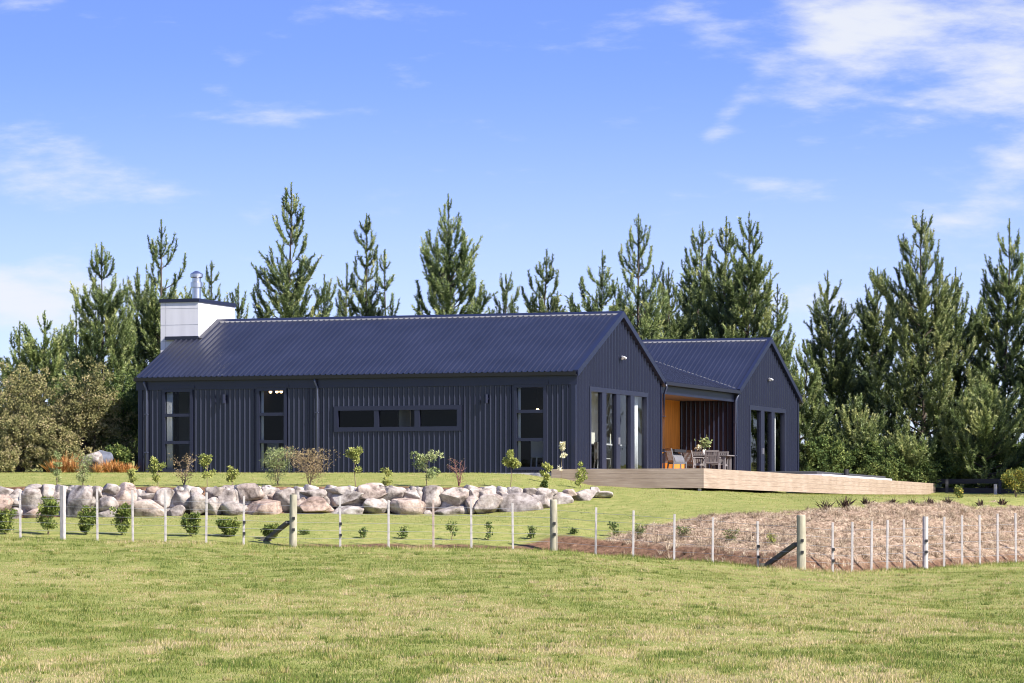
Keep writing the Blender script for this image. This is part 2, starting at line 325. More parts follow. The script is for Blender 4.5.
def mat_ground():
    m, nt, b = mat_new('ground_cover'); N = nt.nodes.new; L = nt.links.new
    tc = N('ShaderNodeTexCoord')
    def noise(sc, det, stretch=(1, 1, 1)):
        mp = N('ShaderNodeMapping'); mp.inputs['Scale'].default_value = stretch; L(tc.outputs['Object'], mp.inputs[0])
        n = N('ShaderNodeTexNoise'); n.inputs['Scale'].default_value = sc; n.inputs['Detail'].default_value = det; n.inputs['Roughness'].default_value = 0.65; L(mp.outputs[0], n.inputs[0]); return n.outputs[0]
    def ramp(x, stops):
        r = N('ShaderNodeValToRGB'); cr = r.color_ramp
        while len(cr.elements) < len(stops): cr.elements.new(0.5)
        for e, (p, c) in zip(cr.elements, stops): e.position = p; e.color = (*c, 1)
        L(x, r.inputs[0]); return r.outputs[0]
    def mix(f, a, c):
        mx = N('ShaderNodeMix'); mx.data_type = 'RGBA'; L(f, mx.inputs[0]); L(a, mx.inputs[6]); L(c, mx.inputs[7]); return mx.outputs[2]
    grass = ramp(noise(1.6, 8, (1, 0.5, 1)), [(0.3, (0.13, 0.165, 0.038)), (0.5, (0.21, 0.225, 0.06)), (0.7, (0.33, 0.285, 0.125))])
    lawn = ramp(noise(3.0, 8), [(0.3, (0.14, 0.165, 0.042)), (0.5, (0.22, 0.235, 0.068)), (0.72, (0.33, 0.29, 0.115))])
    mulch = ramp(noise(9, 10), [(0.3, (0.10, 0.065, 0.045)), (0.5, (0.30, 0.215, 0.15)), (0.68, (0.50, 0.39, 0.29))])
    soil = ramp(noise(7, 8), [(0.35, (0.075, 0.042, 0.026)), (0.6, (0.19, 0.11, 0.068)), (0.75, (0.34, 0.22, 0.15))])
    def attr(n): a = N('ShaderNodeAttribute'); a.attribute_name = n; return a.outputs['Fac']
    c = mix(attr('lawn'), grass, lawn); c = mix(attr('mulch'), c, mulch); c = mix(attr('soil'), c, soil)
    L(c, b.inputs['Base Color']); b.inputs['Roughness'].default_value = 0.95; b.inputs['Specular IOR Level'].default_value = 0.1
    n = noise(14, 8); bp = N('ShaderNodeBump'); bp.inputs['Strength'].default_value = 0.6; bp.inputs['Distance'].default_value = 0.05; L(n, bp.inputs['Height']); L(bp.outputs[0], b.inputs['Normal'])
    return m
M['ground'] = mat_ground()

# ------------------------------------------------------------------ terrain
def zv(v, y): return (HOR - v) / F * y
FENCE_U = [-60, 0, 150, 293, 420, 553, 640, 712, 803, 870, 925, 1016, 1090]
FENCE_Y = [96, 95.5, 95, 95, 95.5, 96, 94.6, 93, 91.2, 93.5, 96.5, 101, 105]
FENCE_V = [534, 534, 536, 544, 544, 547, 556, 562, 570, 567, 563, 559, 555]
def fence_y_u(u): return float(np.interp(u, FENCE_U, FENCE_Y))
def fence_v_u(u): return float(np.interp(u, FENCE_U, FENCE_V))
FX = [(u - 512) / F * y for u, y in zip(FENCE_U, FENCE_Y)]
def fence_y(x): return np.interp(x, FX, FENCE_Y)
# columns of control profiles: u at depth 105 -> list of (y, z)
def prof(u, pts):
    fy, fv = fence_y_u(u), fence_v_u(u)
    base = [(-60, -1.75), (0, -1.62), (37, -1.60), (60, zv(604 + (fv - 544) * 0.7, 60)), (80, zv(fv + 21, 80)), (fy - 2.5, zv(fv + 7.5, fy - 2.5)), (fy, zv(fv + 3.0, fy))]
    if u >= 560: base += [(fy + 0.30, zv(fv + 4.0, fy + 0.30)), (fy + 0.95, zv(fv - (12 if u < 860 else 8), fy + 0.95))]
    return u, base + [(y, zv(v, y)) for (y, v) in pts]
WALLY = 105.3
def lo(bv): return [(100, 0.5 * bv + 0.5 * 532), (104.9, bv), (105.9, bv - 6), (106.5, 487.5), (110, 480.5), (114, 473.2), (118, 473.0), (140, 469), (170, 462), (260, 450), (2500, 505)]
cols = [prof(-160, lo(519)), prof(0, lo(519)), prof(200, lo(516)), prof(330, lo(514)), prof(470, lo(514.5)),
        prof(515, [(100, 523), (104.9, 511), (106.0, 503), (106.8, 488.5), (110, 482), (114.5, 474), (118, 474), (140, 469), (170, 462), (260, 450), (2500, 505)]),
        prof(560, [(100, 524), (105, 508), (106.4, 501), (107.2, 491), (110, 486), (114.5, 478), (118, 478), (140, 470), (170, 462), (260, 450), (2500, 505)]),
        prof(605, [(99, 530), (105, 505), (107.2, 497.5), (108, 494), (111, 489.5), (114, 487), (118, 482), (140, 478), (170, 464), (260, 450), (2500, 505)]),
        prof(660, [(97, 540), (101, 516), (107, 498), (113, 489), (115, 488), (118, 484), (140, 478), (170, 464), (260, 450), (2500, 505)]),
        prof(740, [(98, 532), (101.5, 513), (108, 500), (114, 491.5), (117.5, 491.3), (121, 487), (140, 479), (170, 464), (260, 450), (2500, 505)]),
        prof(800, [(97, 537), (102, 512), (110, 500), (120, 493.5), (127, 493), (131, 488), (145, 480), (170, 464), (260, 450), (2500, 505)]),
        prof(870, [(100, 528), (107, 500), (115, 495.5), (130, 494), (141, 494), (145, 488), (155, 481), (170, 470), (260, 452), (2500, 505)]),
        prof(940, [(104, 519), (110, 498.5), (118, 495.5), (135, 495), (154, 494.5), (159, 489), (175, 474), (260, 455), (2500, 505)]),
        prof(1016, [(108, 516), (113.5, 497), (120, 495.5), (135, 495), (152, 495), (158, 489), (175, 474), (260, 455), (2500, 505)]),
        prof(1180, [(110, 512), (116, 499), (122, 497), (135, 495), (152, 495), (158, 489), (175, 474), (260, 455), (2500, 505)])]
CX = np.array([(c[0] - 512) / F * 105 for c in cols])
MX = [(u - 512) / F * y for u, y in ((560, 98.0), (600, 98.5), (640, 100.0), (700, 101), (740, 101.7), (800, 102.5), (870, 107), (940, 110), (1016, 113.5), (1150, 117))]
MY = [95.9, 96.4, 99.0, 100.7, 101.5, 102.3, 106.4, 109.3, 112.3, 116]
def terrain_arr(x, y):
    x = np.asarray(x, float); y = np.asarray(y, float)
    fyx = fence_y(x); fw = np.exp(-((y - fyx) / 7.0) ** 2)
    Z = np.stack([np.interp(y - (fyx - fence_y_u(c[0])) * fw, [p[0] for p in c[1]], [p[1] for p in c[1]]) for c in cols], 0)
    xi = np.clip(x, CX[0], CX[-1] - 1e-6); i = np.clip(np.searchsorted(CX, xi, side='right') - 1, 0, len(CX) - 2)
    t = (xi - CX[i]) / (CX[i + 1] - CX[i]); t = t * t * (3 - 2 * t)
    z = np.take_along_axis(Z, i[None], 0)[0] * (1 - t) + np.take_along_axis(Z, i[None] + 1, 0)[0] * t
    amp = np.where(y < fence_y(x) - 0.5, 0.10, 0.05) * np.clip((y - 20) / 15, 0.2, 1)
    z = z + (vnoise(x * 0.55, y * 0.35, 3, 3) - 0.5) * amp * np.where(y > 113, 0.3, 1.0)
    hump = np.exp(-((y - (fence_y(x) - 1.1)) / 0.7) ** 2) * 0.02
    ditch = np.exp(-((y - (fence_y(x) + 0.9)) / 0.5) ** 2) * 0.10 * np.clip((x + 2) / 4, 0, 1)
    lump = (vnoise(x * 1.5, y * 1.3, 19, 5, 0.6) - 0.5) * 0.42 * np.clip((np.interp(x, MX, MY) - y) / 1.0, 0, 1) * np.clip((y - fence_y(x) - 0.9) / 0.6, 0, 1) * (x > 1.0)
    return z + hump - ditch * 0.3 + lump
def gz(x, y): return float(terrain_arr(np.array([x]), np.array([y]))[0])
def on_ground(u, y, dz=0.0):
    x = (u - 512) / F * y; return Vector((x, y, gz(x, y) + dz))

def mulch_mask(x, y):
    n = (vnoise(x * 1.3, y * 0.9, 11, 4) - 0.5)
    top = np.interp(x, MX, MY) + n * 3.4
    m = np.clip((top - y) / 0.35, 0, 1) * np.clip((y - (fence_y(x) + 0.15)) / 0.15, 0, 1) * (x > MX[0] - 0.5)
    return m
def soil_mask(x, y):
    n = (vnoise(x * 2.0, y * 2.0, 12, 3) - 0.5)
    d = y - fence_y(x); left = np.clip((x + 7.0) / 2.5, 0, 1)
    wid = np.interp(x, [-8, 0, 1, 6, 8, 14], [0.6, 0.8, 1.3, 1.25, 1.05, 0.95])
    return np.clip((wid + n * 0.7 - d) / 0.25, 0, 1) * np.clip((d + 0.1) / 0.2, 0, 1) * left
def wallstrip(x, y):
    return ((y > 104.75) & (y < 107.4) & (x < 1.0) & (y > 105.0)).astype(float) * np.clip((107.0 + (vnoise(x * 1.5, y, 15, 3) - 0.5) * 1.1 - y) / 0.3, 0, 1)
def lawn_mask(x, y): return np.clip((y - fence_y(x)) / 0.3, 0, 1)

def build_ground():
    xs = np.concatenate([np.linspace(-900, -40, 22), np.arange(-24, 24.01, 0.2), np.linspace(40, 900, 22)])
    ys = np.concatenate([np.linspace(-60, 30, 20), np.arange(31, 90, 0.4), np.arange(90, 118, 0.14), np.arange(118, 170, 1.0), np.geomspace(172, 2500, 26)])
    X, Y = np.meshgrid(xs, ys); Z = terrain_arr(X.ravel(), Y.ravel())
    v = np.stack([X.ravel(), Y.ravel(), Z], 1); nx = len(xs); ny = len(ys)
    i = np.arange(ny - 1)[:, None] * nx + np.arange(nx - 1)[None]; f = np.stack([i, i + 1, i + nx + 1, i + nx], -1).reshape(-1, 4)
    o = np_mesh('ground', v, f, M['ground'], smooth=True); me = o.data
    xx, yy = X.ravel(), Y.ravel()
    for nm, arr in (('lawn', lawn_mask(xx, yy)), ('mulch', mulch_mask(xx, yy)), ('soil', np.maximum(soil_mask(xx, yy), wallstrip(xx, yy)))):
        a = me.attributes.new(nm, 'FLOAT', 'POINT'); a.data.foreach_set('value', arr.astype(np.float32))
    tag(o, kind='structure')
build_ground()

# ------------------------------------------------------------------ house
TH = math.atan(1313 / 3700); C0 = Vector((1.9527, 115.6, 1.70))
E1 = Vector((math.cos(TH), -math.sin(TH), 0)); E2 = Vector((math.sin(TH), math.cos(TH), 0))
def onY(u, Y):
    o = C0 + E2 * Y; k = (u - 512) / F; return (k * o.y - o.x) / (E1.x - k * E1.y)
def onX(u, X):
    o = C0 + E1 * X; k = (u - 512) / F; return (k * o.y - o.x) / (E2.x - k * E2.y)
def hw(X, Y, Z=0.0): return C0 + E1 * X + E2 * Y + Vector((0, 0, Z))
def hz(v, X, Y): return (HOR - v) / F * hw(X, Y).y - C0.z
LEN = 14.94; W = 9.1; EAVE = 3.18; RIDGE = 5.22; Y1 = 18.19; Y2 = 26.65; W2 = Y2 - Y1; XR = 2.10; LEN2 = 12.5
OG, OE = 0.13, 0.11
house = empty('house', C0, -TH, 'low navy blue corrugated steel farmhouse with two gables and a white chimney', 'house')

def rib_profile(a0, a1, pitch=0.172, top=0.016, slope=0.030, h=0.036, start=0.06):
    pts = [(a0, 0.0)]; s = a0 + start
    while s + top + 2 * slope < a1:
        pts += [(s, 0.0), (s + slope, h), (s + slope + top, h), (s + 2 * slope + top, 0.0)]; s += pitch
    pts.append((a1, 0.0)); return pts
def ribbed_wall(mb, mapf, a0, a1, zb, ztop, openings=(), extra=(), **kw):
    pr = rib_profile(a0, a1, **kw); S = [p[0] for p in pr]; Hh = [p[1] for p in pr]
    cuts = sorted(set(S + [o[0] for o in openings] + [o[1] for o in openings] + list(extra)))
    cuts = [c for c in cuts if a0 <= c <= a1]
    for s0, s1 in zip(cuts, cuts[1:]):
        if s1 - s0 < 1e-6: continue
        m = (s0 + s1) / 2; h0, h1 = np.interp([s0 + 1e-7, s1 - 1e-7], S, Hh)
        iv = [(zb, None)]
        for (o0, o1, z0, z1) in sorted(openings, key=lambda o: o[2]):
            if o0 < m < o1: iv = [(zb, z0), (z1, None)] if z0 > zb else [(z1, None)]
        for (za, zc) in iv:
            t0 = ztop(s0) if zc is None else zc; t1 = ztop(s1) if zc is None else zc
            mb.quad(mapf(s0, za, h0), mapf(s1, za, h1), mapf(s1, t1, h1), mapf(s0, t0, h0))
front = lambda s, z, h: (s, -h, z)
right = lambda s, z, h: (h, s, z)
def gab(y0, w): return lambda s: EAVE - 0.10 + (RIDGE - EAVE) * (1 - abs(s - (y0 + w / 2)) / (w / 2))

Zof = lambda v, X=-8, Y=0: hz(v, X, Y)
# openings of the long wall (from the photograph's sight lines onto the wall plane)
w1 = (onY(164.0, 0), onY(192.0, 0), 0.10, 2.70); w2 = (onY(258.5, 0), onY(286.0, 0), 0.10, 2.70); w3 = (onY(515.5, 0), onY(545.5, 0), 0.10, 2.70)
wh = (onY(335.5, 0), onY(460.5, 0), hz(430, -6, 0), hz(407, -6, 0))
g1 = (onX(588.5, 0), onX(646, 0), 0.02, hz(390.5, 0, 4) ); g2 = (onX(748.5, 0), onX(784, 0), 0.02, hz(408, 0, 22))
mb = MB()
ribbed_wall(mb, front, -LEN, 0, -0.12, lambda s: EAVE - 0.06, [w1, w2, w3, wh])
ribbed_wall(mb, right, 0, W, -0.12, gab(0, W), [g1], extra=[W / 2], pitch=0.30, top=0.035, slope=0.02, h=0.048)
mb.build('wall', M['steel'], house)
mb = MB()
ribbed_wall(mb, lambda s, z, h: (s, W + h, z), -LEN, 0, -0.3, lambda s: EAVE - 0.06)
ribbed_wall(mb, lambda s, z, h: (-LEN - h, s, z), 0, W, -0.3, gab(0, W), extra=[W / 2])
mb.build('wall', M['steel'], house)
mb = MB()
ribbed_wall(mb, lambda s, z, h: (s, Y1 - h, z), -LEN2, 0, -0.3, lambda s: EAVE - 0.02, start=0.1)
ribbed_wall(mb, lambda s, z, h: (h, Y1 + s, z), 0, W2, -0.3, lambda s: gab(0, W2)(s), [(g2[0] - Y1, g2[1] - Y1, g2[2], g2[3])], extra=[W2 / 2], pitch=0.30, top=0.035, slope=0.02, h=0.048)
ribbed_wall(mb, lambda s, z, h: (s, Y2 + h, z), -LEN2, 0, -0.3, lambda s: EAVE - 0.06)
ribbed_wall(mb, lambda s, z, h: (-LEN2 - h, Y1 + s, z), 0, W2, -0.3, gab(0, W2), extra=[W2 / 2])
mb.build('wall', M['steel'], house)
# flat corner trims, head flashings and fascia boards
for bx_ in ((-0.09, 0.045, -0.046, 0.09, -0.12, EAVE - 0.14), (-LEN - 0.045, -LEN + 0.10, -0.046, 0.1, -0.12, EAVE - 0.14), (-0.02, 0.045, W - 0.09, W + 0.045, -0.12, EAVE - 0.14),
            (-0.09, 0.045, Y1 - 0.046, Y1 + 0.09, -0.2, EAVE - 0.12), (-0.02, 0.045, Y2 - 0.09, Y2 + 0.045, -0.2, EAVE - 0.14)):
    mb = MB(); mb.box(*bx_); mb.build('corner_flashing', M['trim'], house)
for w in (w1, w2, w3): mb = MB(); mb.box(w[0] - 0.12, w[1] + 0.12, -0.075, 0.0, w[3] + 0.055, w[3] + 0.15); mb.build('head_flashing', M['trim'], house)

def roof_slope(mb, x0, x1, ye, ze, yr, zr, pitch=0.19, under=True):
    """ribbed sheet from eave (ye, ze) to ridge (yr, zr)"""
    n = Vector((0, -(zr - ze), (yr - ye))); n = n if n.z > 0 else -n; n.normalize()
    pr = rib_profile(x0, x1, pitch=pitch, top=0.03, slope=0.02, h=0.03, start=0.03)
    for (a, ha), (b, hb) in zip(pr, pr[1:]):
        A = Vector((0, ye, ze)); B = Vector((0, yr, zr))
        mb.quad(*[Vector((x, 0, 0)) + p + n * h for x, p, h in ((a, A, ha), (b, A, hb), (b, B, hb), (a, B, ha))])
    if under:
        d = Vector((0, 0, -0.10)); A = Vector((0, ye, ze)) + d; B = Vector((0, yr, zr)) + d
        mb.quad((x0, A.y, A.z), (x0, B.y, B.z), (x1, B.y, B.z), (x1, A.y, A.z))
        mb.quad((x0, ye, ze), (x1, ye, ze), (x1, A.y, A.z), (x0, A.y, A.z))
SL = (RIDGE - EAVE) / (W / 2); SL2 = (RIDGE - EAVE) / (W2 / 2)
mb = MB()
roof_slope(mb, -LEN - OG, OG, -OE, EAVE - OE * SL, W / 2, RIDGE); roof_slope(mb, -LEN - OG, OG, W + OE, EAVE - OE * SL, W / 2, RIDGE)
roof_main = mb.build('roof', M['roofsteel'], house)
mb = MB()
roof_slope(mb, -LEN2 - OG, OG, Y1 - 0.02, EAVE - 0.02 * SL2, Y1 + W2 / 2, RIDGE); roof_slope(mb, -LEN2 - OG, OG, Y2 + OE, EAVE - OE * SL2, Y1 + W2 / 2, RIDGE)
roof_wing = mb.build('roof', M['roofsteel'], house)
# link roof over the porch, falling to the right, with its gutter
KL = 0.30
mb = MB()
ze = EAVE - 0.03
pr = rib_profile(W + 0.02, Y1 + 4.0, pitch=0.19, top=0.03, slope=0.02, h=0.03)
XB = -6.4
xv = lambda y: 0.08 if y <= Y1 else -(y - Y1) * SL2 / KL
for (a, ha), (b, hb) in zip(pr, pr[1:]):
    if xv(b) < XB + 0.1: break
    mb.quad((xv(a), a, ze + ha - KL * (xv(a) - .08)), (xv(b), b, ze + hb - KL * (xv(b) - .08)), (XB, b, ze + (0.08 - XB) * KL + hb), (XB, a, ze + (0.08 - XB) * KL + ha))
mb.quad((0.08, W, ze - 0.08), (XB, W, ze + (0.08 - XB) * KL - 0.08), (XB, Y1, ze + (0.08 - XB) * KL - 0.08), (0.08, Y1, ze - 0.08))
roof_link = mb.build('roof', M['roofsteel'], house)
# ridge caps, valley flashing and their rows of fixings
def ridge_cap(parent, x0, x1, yr):
    mb = MB(); c = 0.17
    for s, sl in ((-1, SL), (1, SL)):
        n = 0.036
        mb.quad((x0, yr + s * c, RIDGE - c * sl + n), (x1, yr + s * c, RIDGE - c * sl + n), (x1, yr, RIDGE + n + 0.01), (x0, yr, RIDGE + n + 0.01))
    rc = mb.build('ridge_cap', M['trim'], parent); mb = MB()
    yc = yr - c - 0.012; zc = RIDGE - (c + 0.012) * SL; mb.box(x0, x1, yc, yc + 0.01, zc - 0.01, zc + 0.040)
    mb.build('foam_closure', M['cream'], rc)
ridge_cap(roof_main, onY(216, W / 2) - 0.2, OG + 0.02, W / 2); ridge_cap(roof_wing, -LEN2, OG + 0.02, Y1 + W2 / 2)
vd = 5.6; mb = MB(); mb.bar((0.05, Y1 - 0.0, ze + 0.045), (-vd, Y1 + vd * KL / SL2, ze + 0.045 + vd * KL), 0.16, 0.012)
vf = mb.build('valley_flashing', M['trim'], roof_link); vf2 = MB()
vf2.bar((0.0, Y1 + 0.10, ze + 0.085), (-vd, Y1 + vd * KL / SL2 + 0.10, ze + 0.085 + vd * KL), 0.02, 0.012)
vf2.build('foam_closure', M['cream'], vf)
# barge boards on the rakes
def barge(mb, x, y0, z0, y1, z1, hgt=0.20):
    mb.quad((x + 0.03, y0, z0 + 0.045), (x + 0.03, y1, z1 + 0.045), (x + 0.03, y1, z1 + 0.045 - hgt), (x + 0.03, y0, z0 + 0.045 - hgt))
    mb.quad((x - 0.10, y0, z0 + 0.048), (x - 0.10, y1, z1 + 0.048), (x + 0.03, y1, z1 + 0.048), (x + 0.03, y0, z0 + 0.048))
    mb.quad((x + 0.03, y0, z0 + 0.045 - hgt), (x + 0.03, y1, z1 + 0.045 - hgt), (x - 0.135, y1, z1 + 0.045 - hgt), (x - 0.135, y0, z0 + 0.045 - hgt))
    mb.quad((x + 0.03, y0, z0 + 0.045), (x + 0.03, y0, z0 + 0.045 - hgt), (x - 0.135, y0, z0 + 0.045 - hgt), (x - 0.135, y0, z0 + 0.045))
for (ya, yb, sl) in ((0, W, SL), (Y1, Y2, SL2)):
    ym = (ya + yb) / 2
    oe_a = OE if ya == 0 else 0.02
    for (yq, zq) in ((ya - oe_a, EAVE - oe_a * sl), (yb + OE, EAVE - OE * sl)):
        mb = MB(); barge(mb, OG, yq, zq, ym, RIDGE); mb.build('barge_board', M['trim'], house)
# gutters (with fascia behind) and downpipes
gut = [(-0.06, -0.06), (0.06, -0.06), (0.07, 0.05), (0.055, 0.05), (0.05, -0.04), (-0.05, -0.04), (-0.055, 0.05), (-0.07, 0.05)]
zg = EAVE - OE * SL - 0.06
mb = MB(); mb.prism((-LEN - OG, -OE - 0.05, zg), (OG - 0.01, -OE - 0.05, zg), gut)
mb.build('gutter', M['gutter'], house)
mb = MB(); mb.box(-LEN - OG + 0.02, OG - 0.03, -0.052, -0.030, EAVE - 0.46, EAVE - 0.17); mb.box(-LEN - OG + 0.02, OG - 0.03, -OE, -0.03, EAVE - 0.185, EAVE - 0.165)
mb.build('fascia', M['trim'], house)
mb = MB(); mb.prism((0.14, W - 0.04, ze - 0.05), (0.14, Y1 - 0.02, ze - 0.05), gut); mb.build('gutter', M['trim'], house)
mb = MB(); mb.box(-0.10, -0.04, W + 0.04, Y1 - 0.06, ze - 0.40, ze - 0.10); mb.build('fascia', M['trim'], house)
def downpipe(pts, name='downpipe', mat='pipe'):
    mb = MB(); mb.tube(pts, 0.037, 10)
    dp = mb.build(name, M[mat], house, smooth=True)
    a, b = Vector(pts[-2]), Vector(pts[-1])
    for t in (0.28, 0.72):
        mb = MB(); p = a.lerp(b, t); mb.box(p.x - 0.055, p.x + 0.055, p.y - 0.05, p.y + 0.05, p.z - 0.013, p.z + 0.013); mb.build('bracket', M['pipe'], dp)
for u in (147.5, 318.0):
    x = onY(u, 0); downpipe([(x - 0.05, -OE - 0.06, zg - 0.05), (x - 0.05, -OE - 0.05, zg - 0.14), (x, -0.09, zg - 0.34), (x, -0.09, -0.10)])
downpipe([(0.20, W - 0.02, zg - 0.02), (0.20, W - 0.0, zg - 0.12), (0.10, W + 0.03, zg - 0.34), (0.10, W + 0.03, 0.06)])
downpipe([(0.14, Y1 - 0.10, ze - 0.10), (0.02, Y1 - 0.11, ze - 0.36), (-0.02, Y1 - 0.11, 0.06)])
# concrete plinth showing near the corner
mb = MB(); mb.box(-LEN, 0.0, -0.06, 0.02, -0.5, -0.10); mb.box(-3.0, -0.6, -0.28, -0.06, -0.5, -0.035); mb.build('plinth', M['cream'], house)

# windows
def window(mapf, op, mull=(), trans=(), fw=0.055, name='window', glass_h=-0.03, bar=0.055, out=0.062, depth=0.10):
    a0, a1, z0, z1 = op; mb = MB()
    def bx(s0, s1, za, zb, h0=-depth, h1=out):
        P = [mapf(s, z, h) for h in (h0, h1) for (s, z) in ((s0, za), (s1, za), (s1, zb), (s0, zb))]
        n = len(mb.v); mb.v += P
        for q in ((0,1,2,3),(4,7,6,5),(0,4,5,1),(1,5,6,2),(2,6,7,3),(3,7,4,0)): mb.f.append(tuple(n + i for i in q))
    bx(a0 - 0.04, a0 + fw, z0 - 0.04, z1 + 0.04); bx(a1 - fw, a1 + 0.04, z0 - 0.04, z1 + 0.04)
    bx(a0 + fw, a1 - fw, z0 - 0.04, z0 + fw); bx(a0 + fw, a1 - fw, z1 - fw, z1 + 0.04)
    edges = [a0 + fw] + [e for m in mull for e in (m[0], m[1])] + [a1 - fw]
    for m in mull: bx(m[0], m[1], z0 + fw, z1 - fw, -depth + 0.01, out - 0.012)
    for s0, s1 in zip(edges[::2], edges[1::2]):
        for t in trans: bx(s0, s1, t - bar / 2, t + bar / 2, -depth + 0.01, out - 0.014)
    fr = mb.build(name, M['frame'], house)
    mb = MB()
    for s0, s1 in zip(edges[::2], edges[1::2]):
        zs = [z0 + fw] + [e for t in sorted(trans) for e in (t - bar / 2, t + bar / 2)] + [z1 - fw]
        for za, zb in zip(zs[::2], zs[1::2]): mb.quad(mapf(s0, za, glass_h), mapf(s1, za, glass_h), mapf(s1, zb, glass_h), mapf(s0, zb, glass_h))
    mb.build('pane', M['glass'], fr)
    return fr
for w in (w1, w2, w3): window(front, w, trans=(hz(413.5, -8, 0), hz(441.2, -8, 0)), bar=0.10)
window(front, wh, mull=[(onY(374.5, 0), onY(379, 0)), (onY(415, 0), onY(420, 0))], fw=0.10)
d1 = window(right, g1, mull=[(onX(600.8, 0), onX(605, 0)), (onX(615, 0), onX(619, 0)), (onX(629.2, 0), onX(633.2, 0))], fw=0.11, name='glazed_door')
d2 = window(right, g2, mull=[(onX(759.7, 0), onX(763.2, 0)), (onX(770.3, 0), onX(773.4, 0))], fw=0.12, name='glazed_door')
for d, g, us in ((d1, g1, (617,)), (d2, g2, (761.4,))):
    mb = MB()
    for u in us:
        y = onX(u, 0); mb.box(0.045, 0.10, y - 0.03, y + 0.03, 0.94, 1.16)
    mb.build('handle', M['chrome'], d)
# wall lamps
def lamp(mapf, s, z, twin):
    mb = MB(); P = lambda a, b, c: Vector(mapf(s + a, z + b, c))
    if twin:
        mb.tube([P(0, 0, 0.03), P(0, 0, 0.10)], 0.055, 12)
        for d in (-1, 1): mb.tube([P(d * 0.05, 0.03, 0.07), P(d * 0.09, 0.04, 0.10), P(d * 0.15, -0.01, 0.15)], [0.025, 0.04, 0.05], 12)
    else:
        mb.tube([P(0, 0, 0.03), P(0, 0, 0.09)], 0.05, 10); mb.tube([P(0, 0.14, 0.12), P(0, -0.14, 0.12)], 0.055, 12)
    mb.build('wall_lamp', M['chrome'] if twin else M['trim'], house, smooth=False)
lamp(front, onY(225, 0), hz(399, -12, 0), False); lamp(front, onY(487.5, 0), hz(399, -3, 0), False)
lamp(right, onX(620, 0), hz(358, 0, 4.5), True); lamp(right, onX(767.5, 0), hz(379.5, 0, 22), True)

# chimney: white panels with open joints, dark cap, stainless flue
cx0, cx1, cy0, cy1 = -15.62, -14.24, 3.05, 6.05; ctop = hz(302.3, -15, 3.0)
mb = MB(); mb.box(cx0, cx1, cy0, cy1, -0.4, ctop); ch = mb.build('chimney', M['white'], house)
mb = MB(); zj = ctop - 0.20
while zj > 2.6:
    mb.box(cx0 - 0.004, cx1 + 0.004, cy0 - 0.004, cy1 + 0.004, zj - 0.007, zj + 0.007); zj -= 0.545
for x in (cx0 + 0.18, ): mb.box(x - 0.006, x + 0.006, cy0 - 0.003, cy0, 2.6, ctop)
mb.build('panel_joint', mat_plain('joint_grey', (0.40, 0.40, 0.42), rough=0.8), ch)
mb = MB(); mb.box(cx0 - 0.04, cx1 + 0.04, cy0 - 0.04, cy1 + 0.04, ctop, ctop + 0.12); mb.build('cap', M['trim'], ch)
mb = MB(); mb.box(cx0 + 0.25, cx1 + 0.09, cy0 - 0.10, cy0 - 0.004, 1.5 + 2.93, 1.5 + 3.02)
fy = cy0 - 0.05; mb.box(cx0 + 0.2, cx1 + 0.02, fy - 0.06, fy + 0.04, EAVE + fy * SL - 0.02, EAVE + fy * SL + 0.10)
mb.quad((cx1 + 0.005, cy0 - 0.08, EAVE + (cy0 - .08) * SL + 0.04), (cx1 + 0.20, cy0 - 0.08, EAVE + (cy0 - .08) * SL + 0.04), (cx1 + 0.20, W / 2, RIDGE + 0.045), (cx1 + 0.005, W / 2, RIDGE + 0.045))
mb.v = mb.v[8:]; mb.f = [tuple(i - 8 for i in f) for f in mb.f[6:]]
mb.build('apron_flashing', M['roofsteel'], ch)
fxm, fym = onY(196.5, 4.5), 4.5
mb = MB(); fb = ctop + 0.12; ft = hz(271, fxm, 4.5)
hgt = ft - fb
mb.lathe((fxm, fym, fb), [(0.19, 0), (0.19, 0.05), (0.145, 0.08), (0.145, hgt * 0.45), (0.20, hgt * 0.46), (0.20, hgt * 0.62), (0.15, hgt * 0.64), (0.15, hgt * 0.76), (0.22, hgt * 0.80), (0.22, hgt * 0.90), (0.05, hgt)], 24)
mb.build('flue', M['galv'], ch, smooth=False)

# porch between the wings: cedar end wall, soffit
mb = MB(); mb.quad((-XR, W, 0), (-XR, Y1, 0), (-XR, Y1, 3.4), (-XR, W, 3.4)); mb.build('cedar_wall', M['cedar'], house)
mb = MB(); mb.box(-XR, -0.11, W + 0.03, Y1 - 0.05, 2.80, 2.83); mb.build('porch_soffit', mat_plain('brown_soffit', (0.15, 0.095, 0.06), rough=0.7), house)
# rooms behind the glass
mb = MB()
mb.quad((-6, .12, .03), (-.1, .12, .03), (-.1, W - .1, .03), (-6, W - .1, .03)); mb.quad((-LEN2, Y1 + .1, .03), (-.1, Y1 + .1, .03), (-.1, Y2 - .1, .03), (-LEN2, Y2 - .1, .03))
mb.build('floor_boards', M['floorin'], house)
mb = MB()
mb.quad((-6, W - .15, .03), (-.12, W - .15, .03), (-.12, W - .15, 2.85), (-6, W - .15, 2.85)); mb.quad((-6, .3, .03), (-6, W - .15, .03), (-6, W - .15, 2.85), (-6, .3, 2.85))
mb.quad((-6, .15, 2.86), (-.1, .15, 2.86), (-.1, W - .1, 2.86), (-6, W - .1, 2.86))
mb.build('interior_wall', M['lining'], house)
mb = MB(); mb.quad((-1.3, 4.4, .03), (-1.3, W - .16, .03), (-1.3, W - .16, 2.85), (-1.3, 4.4, 2.85)); mb.build('interior_wall', M['lining'], house)  # wall added to catch the sun and brighten the view through the doors
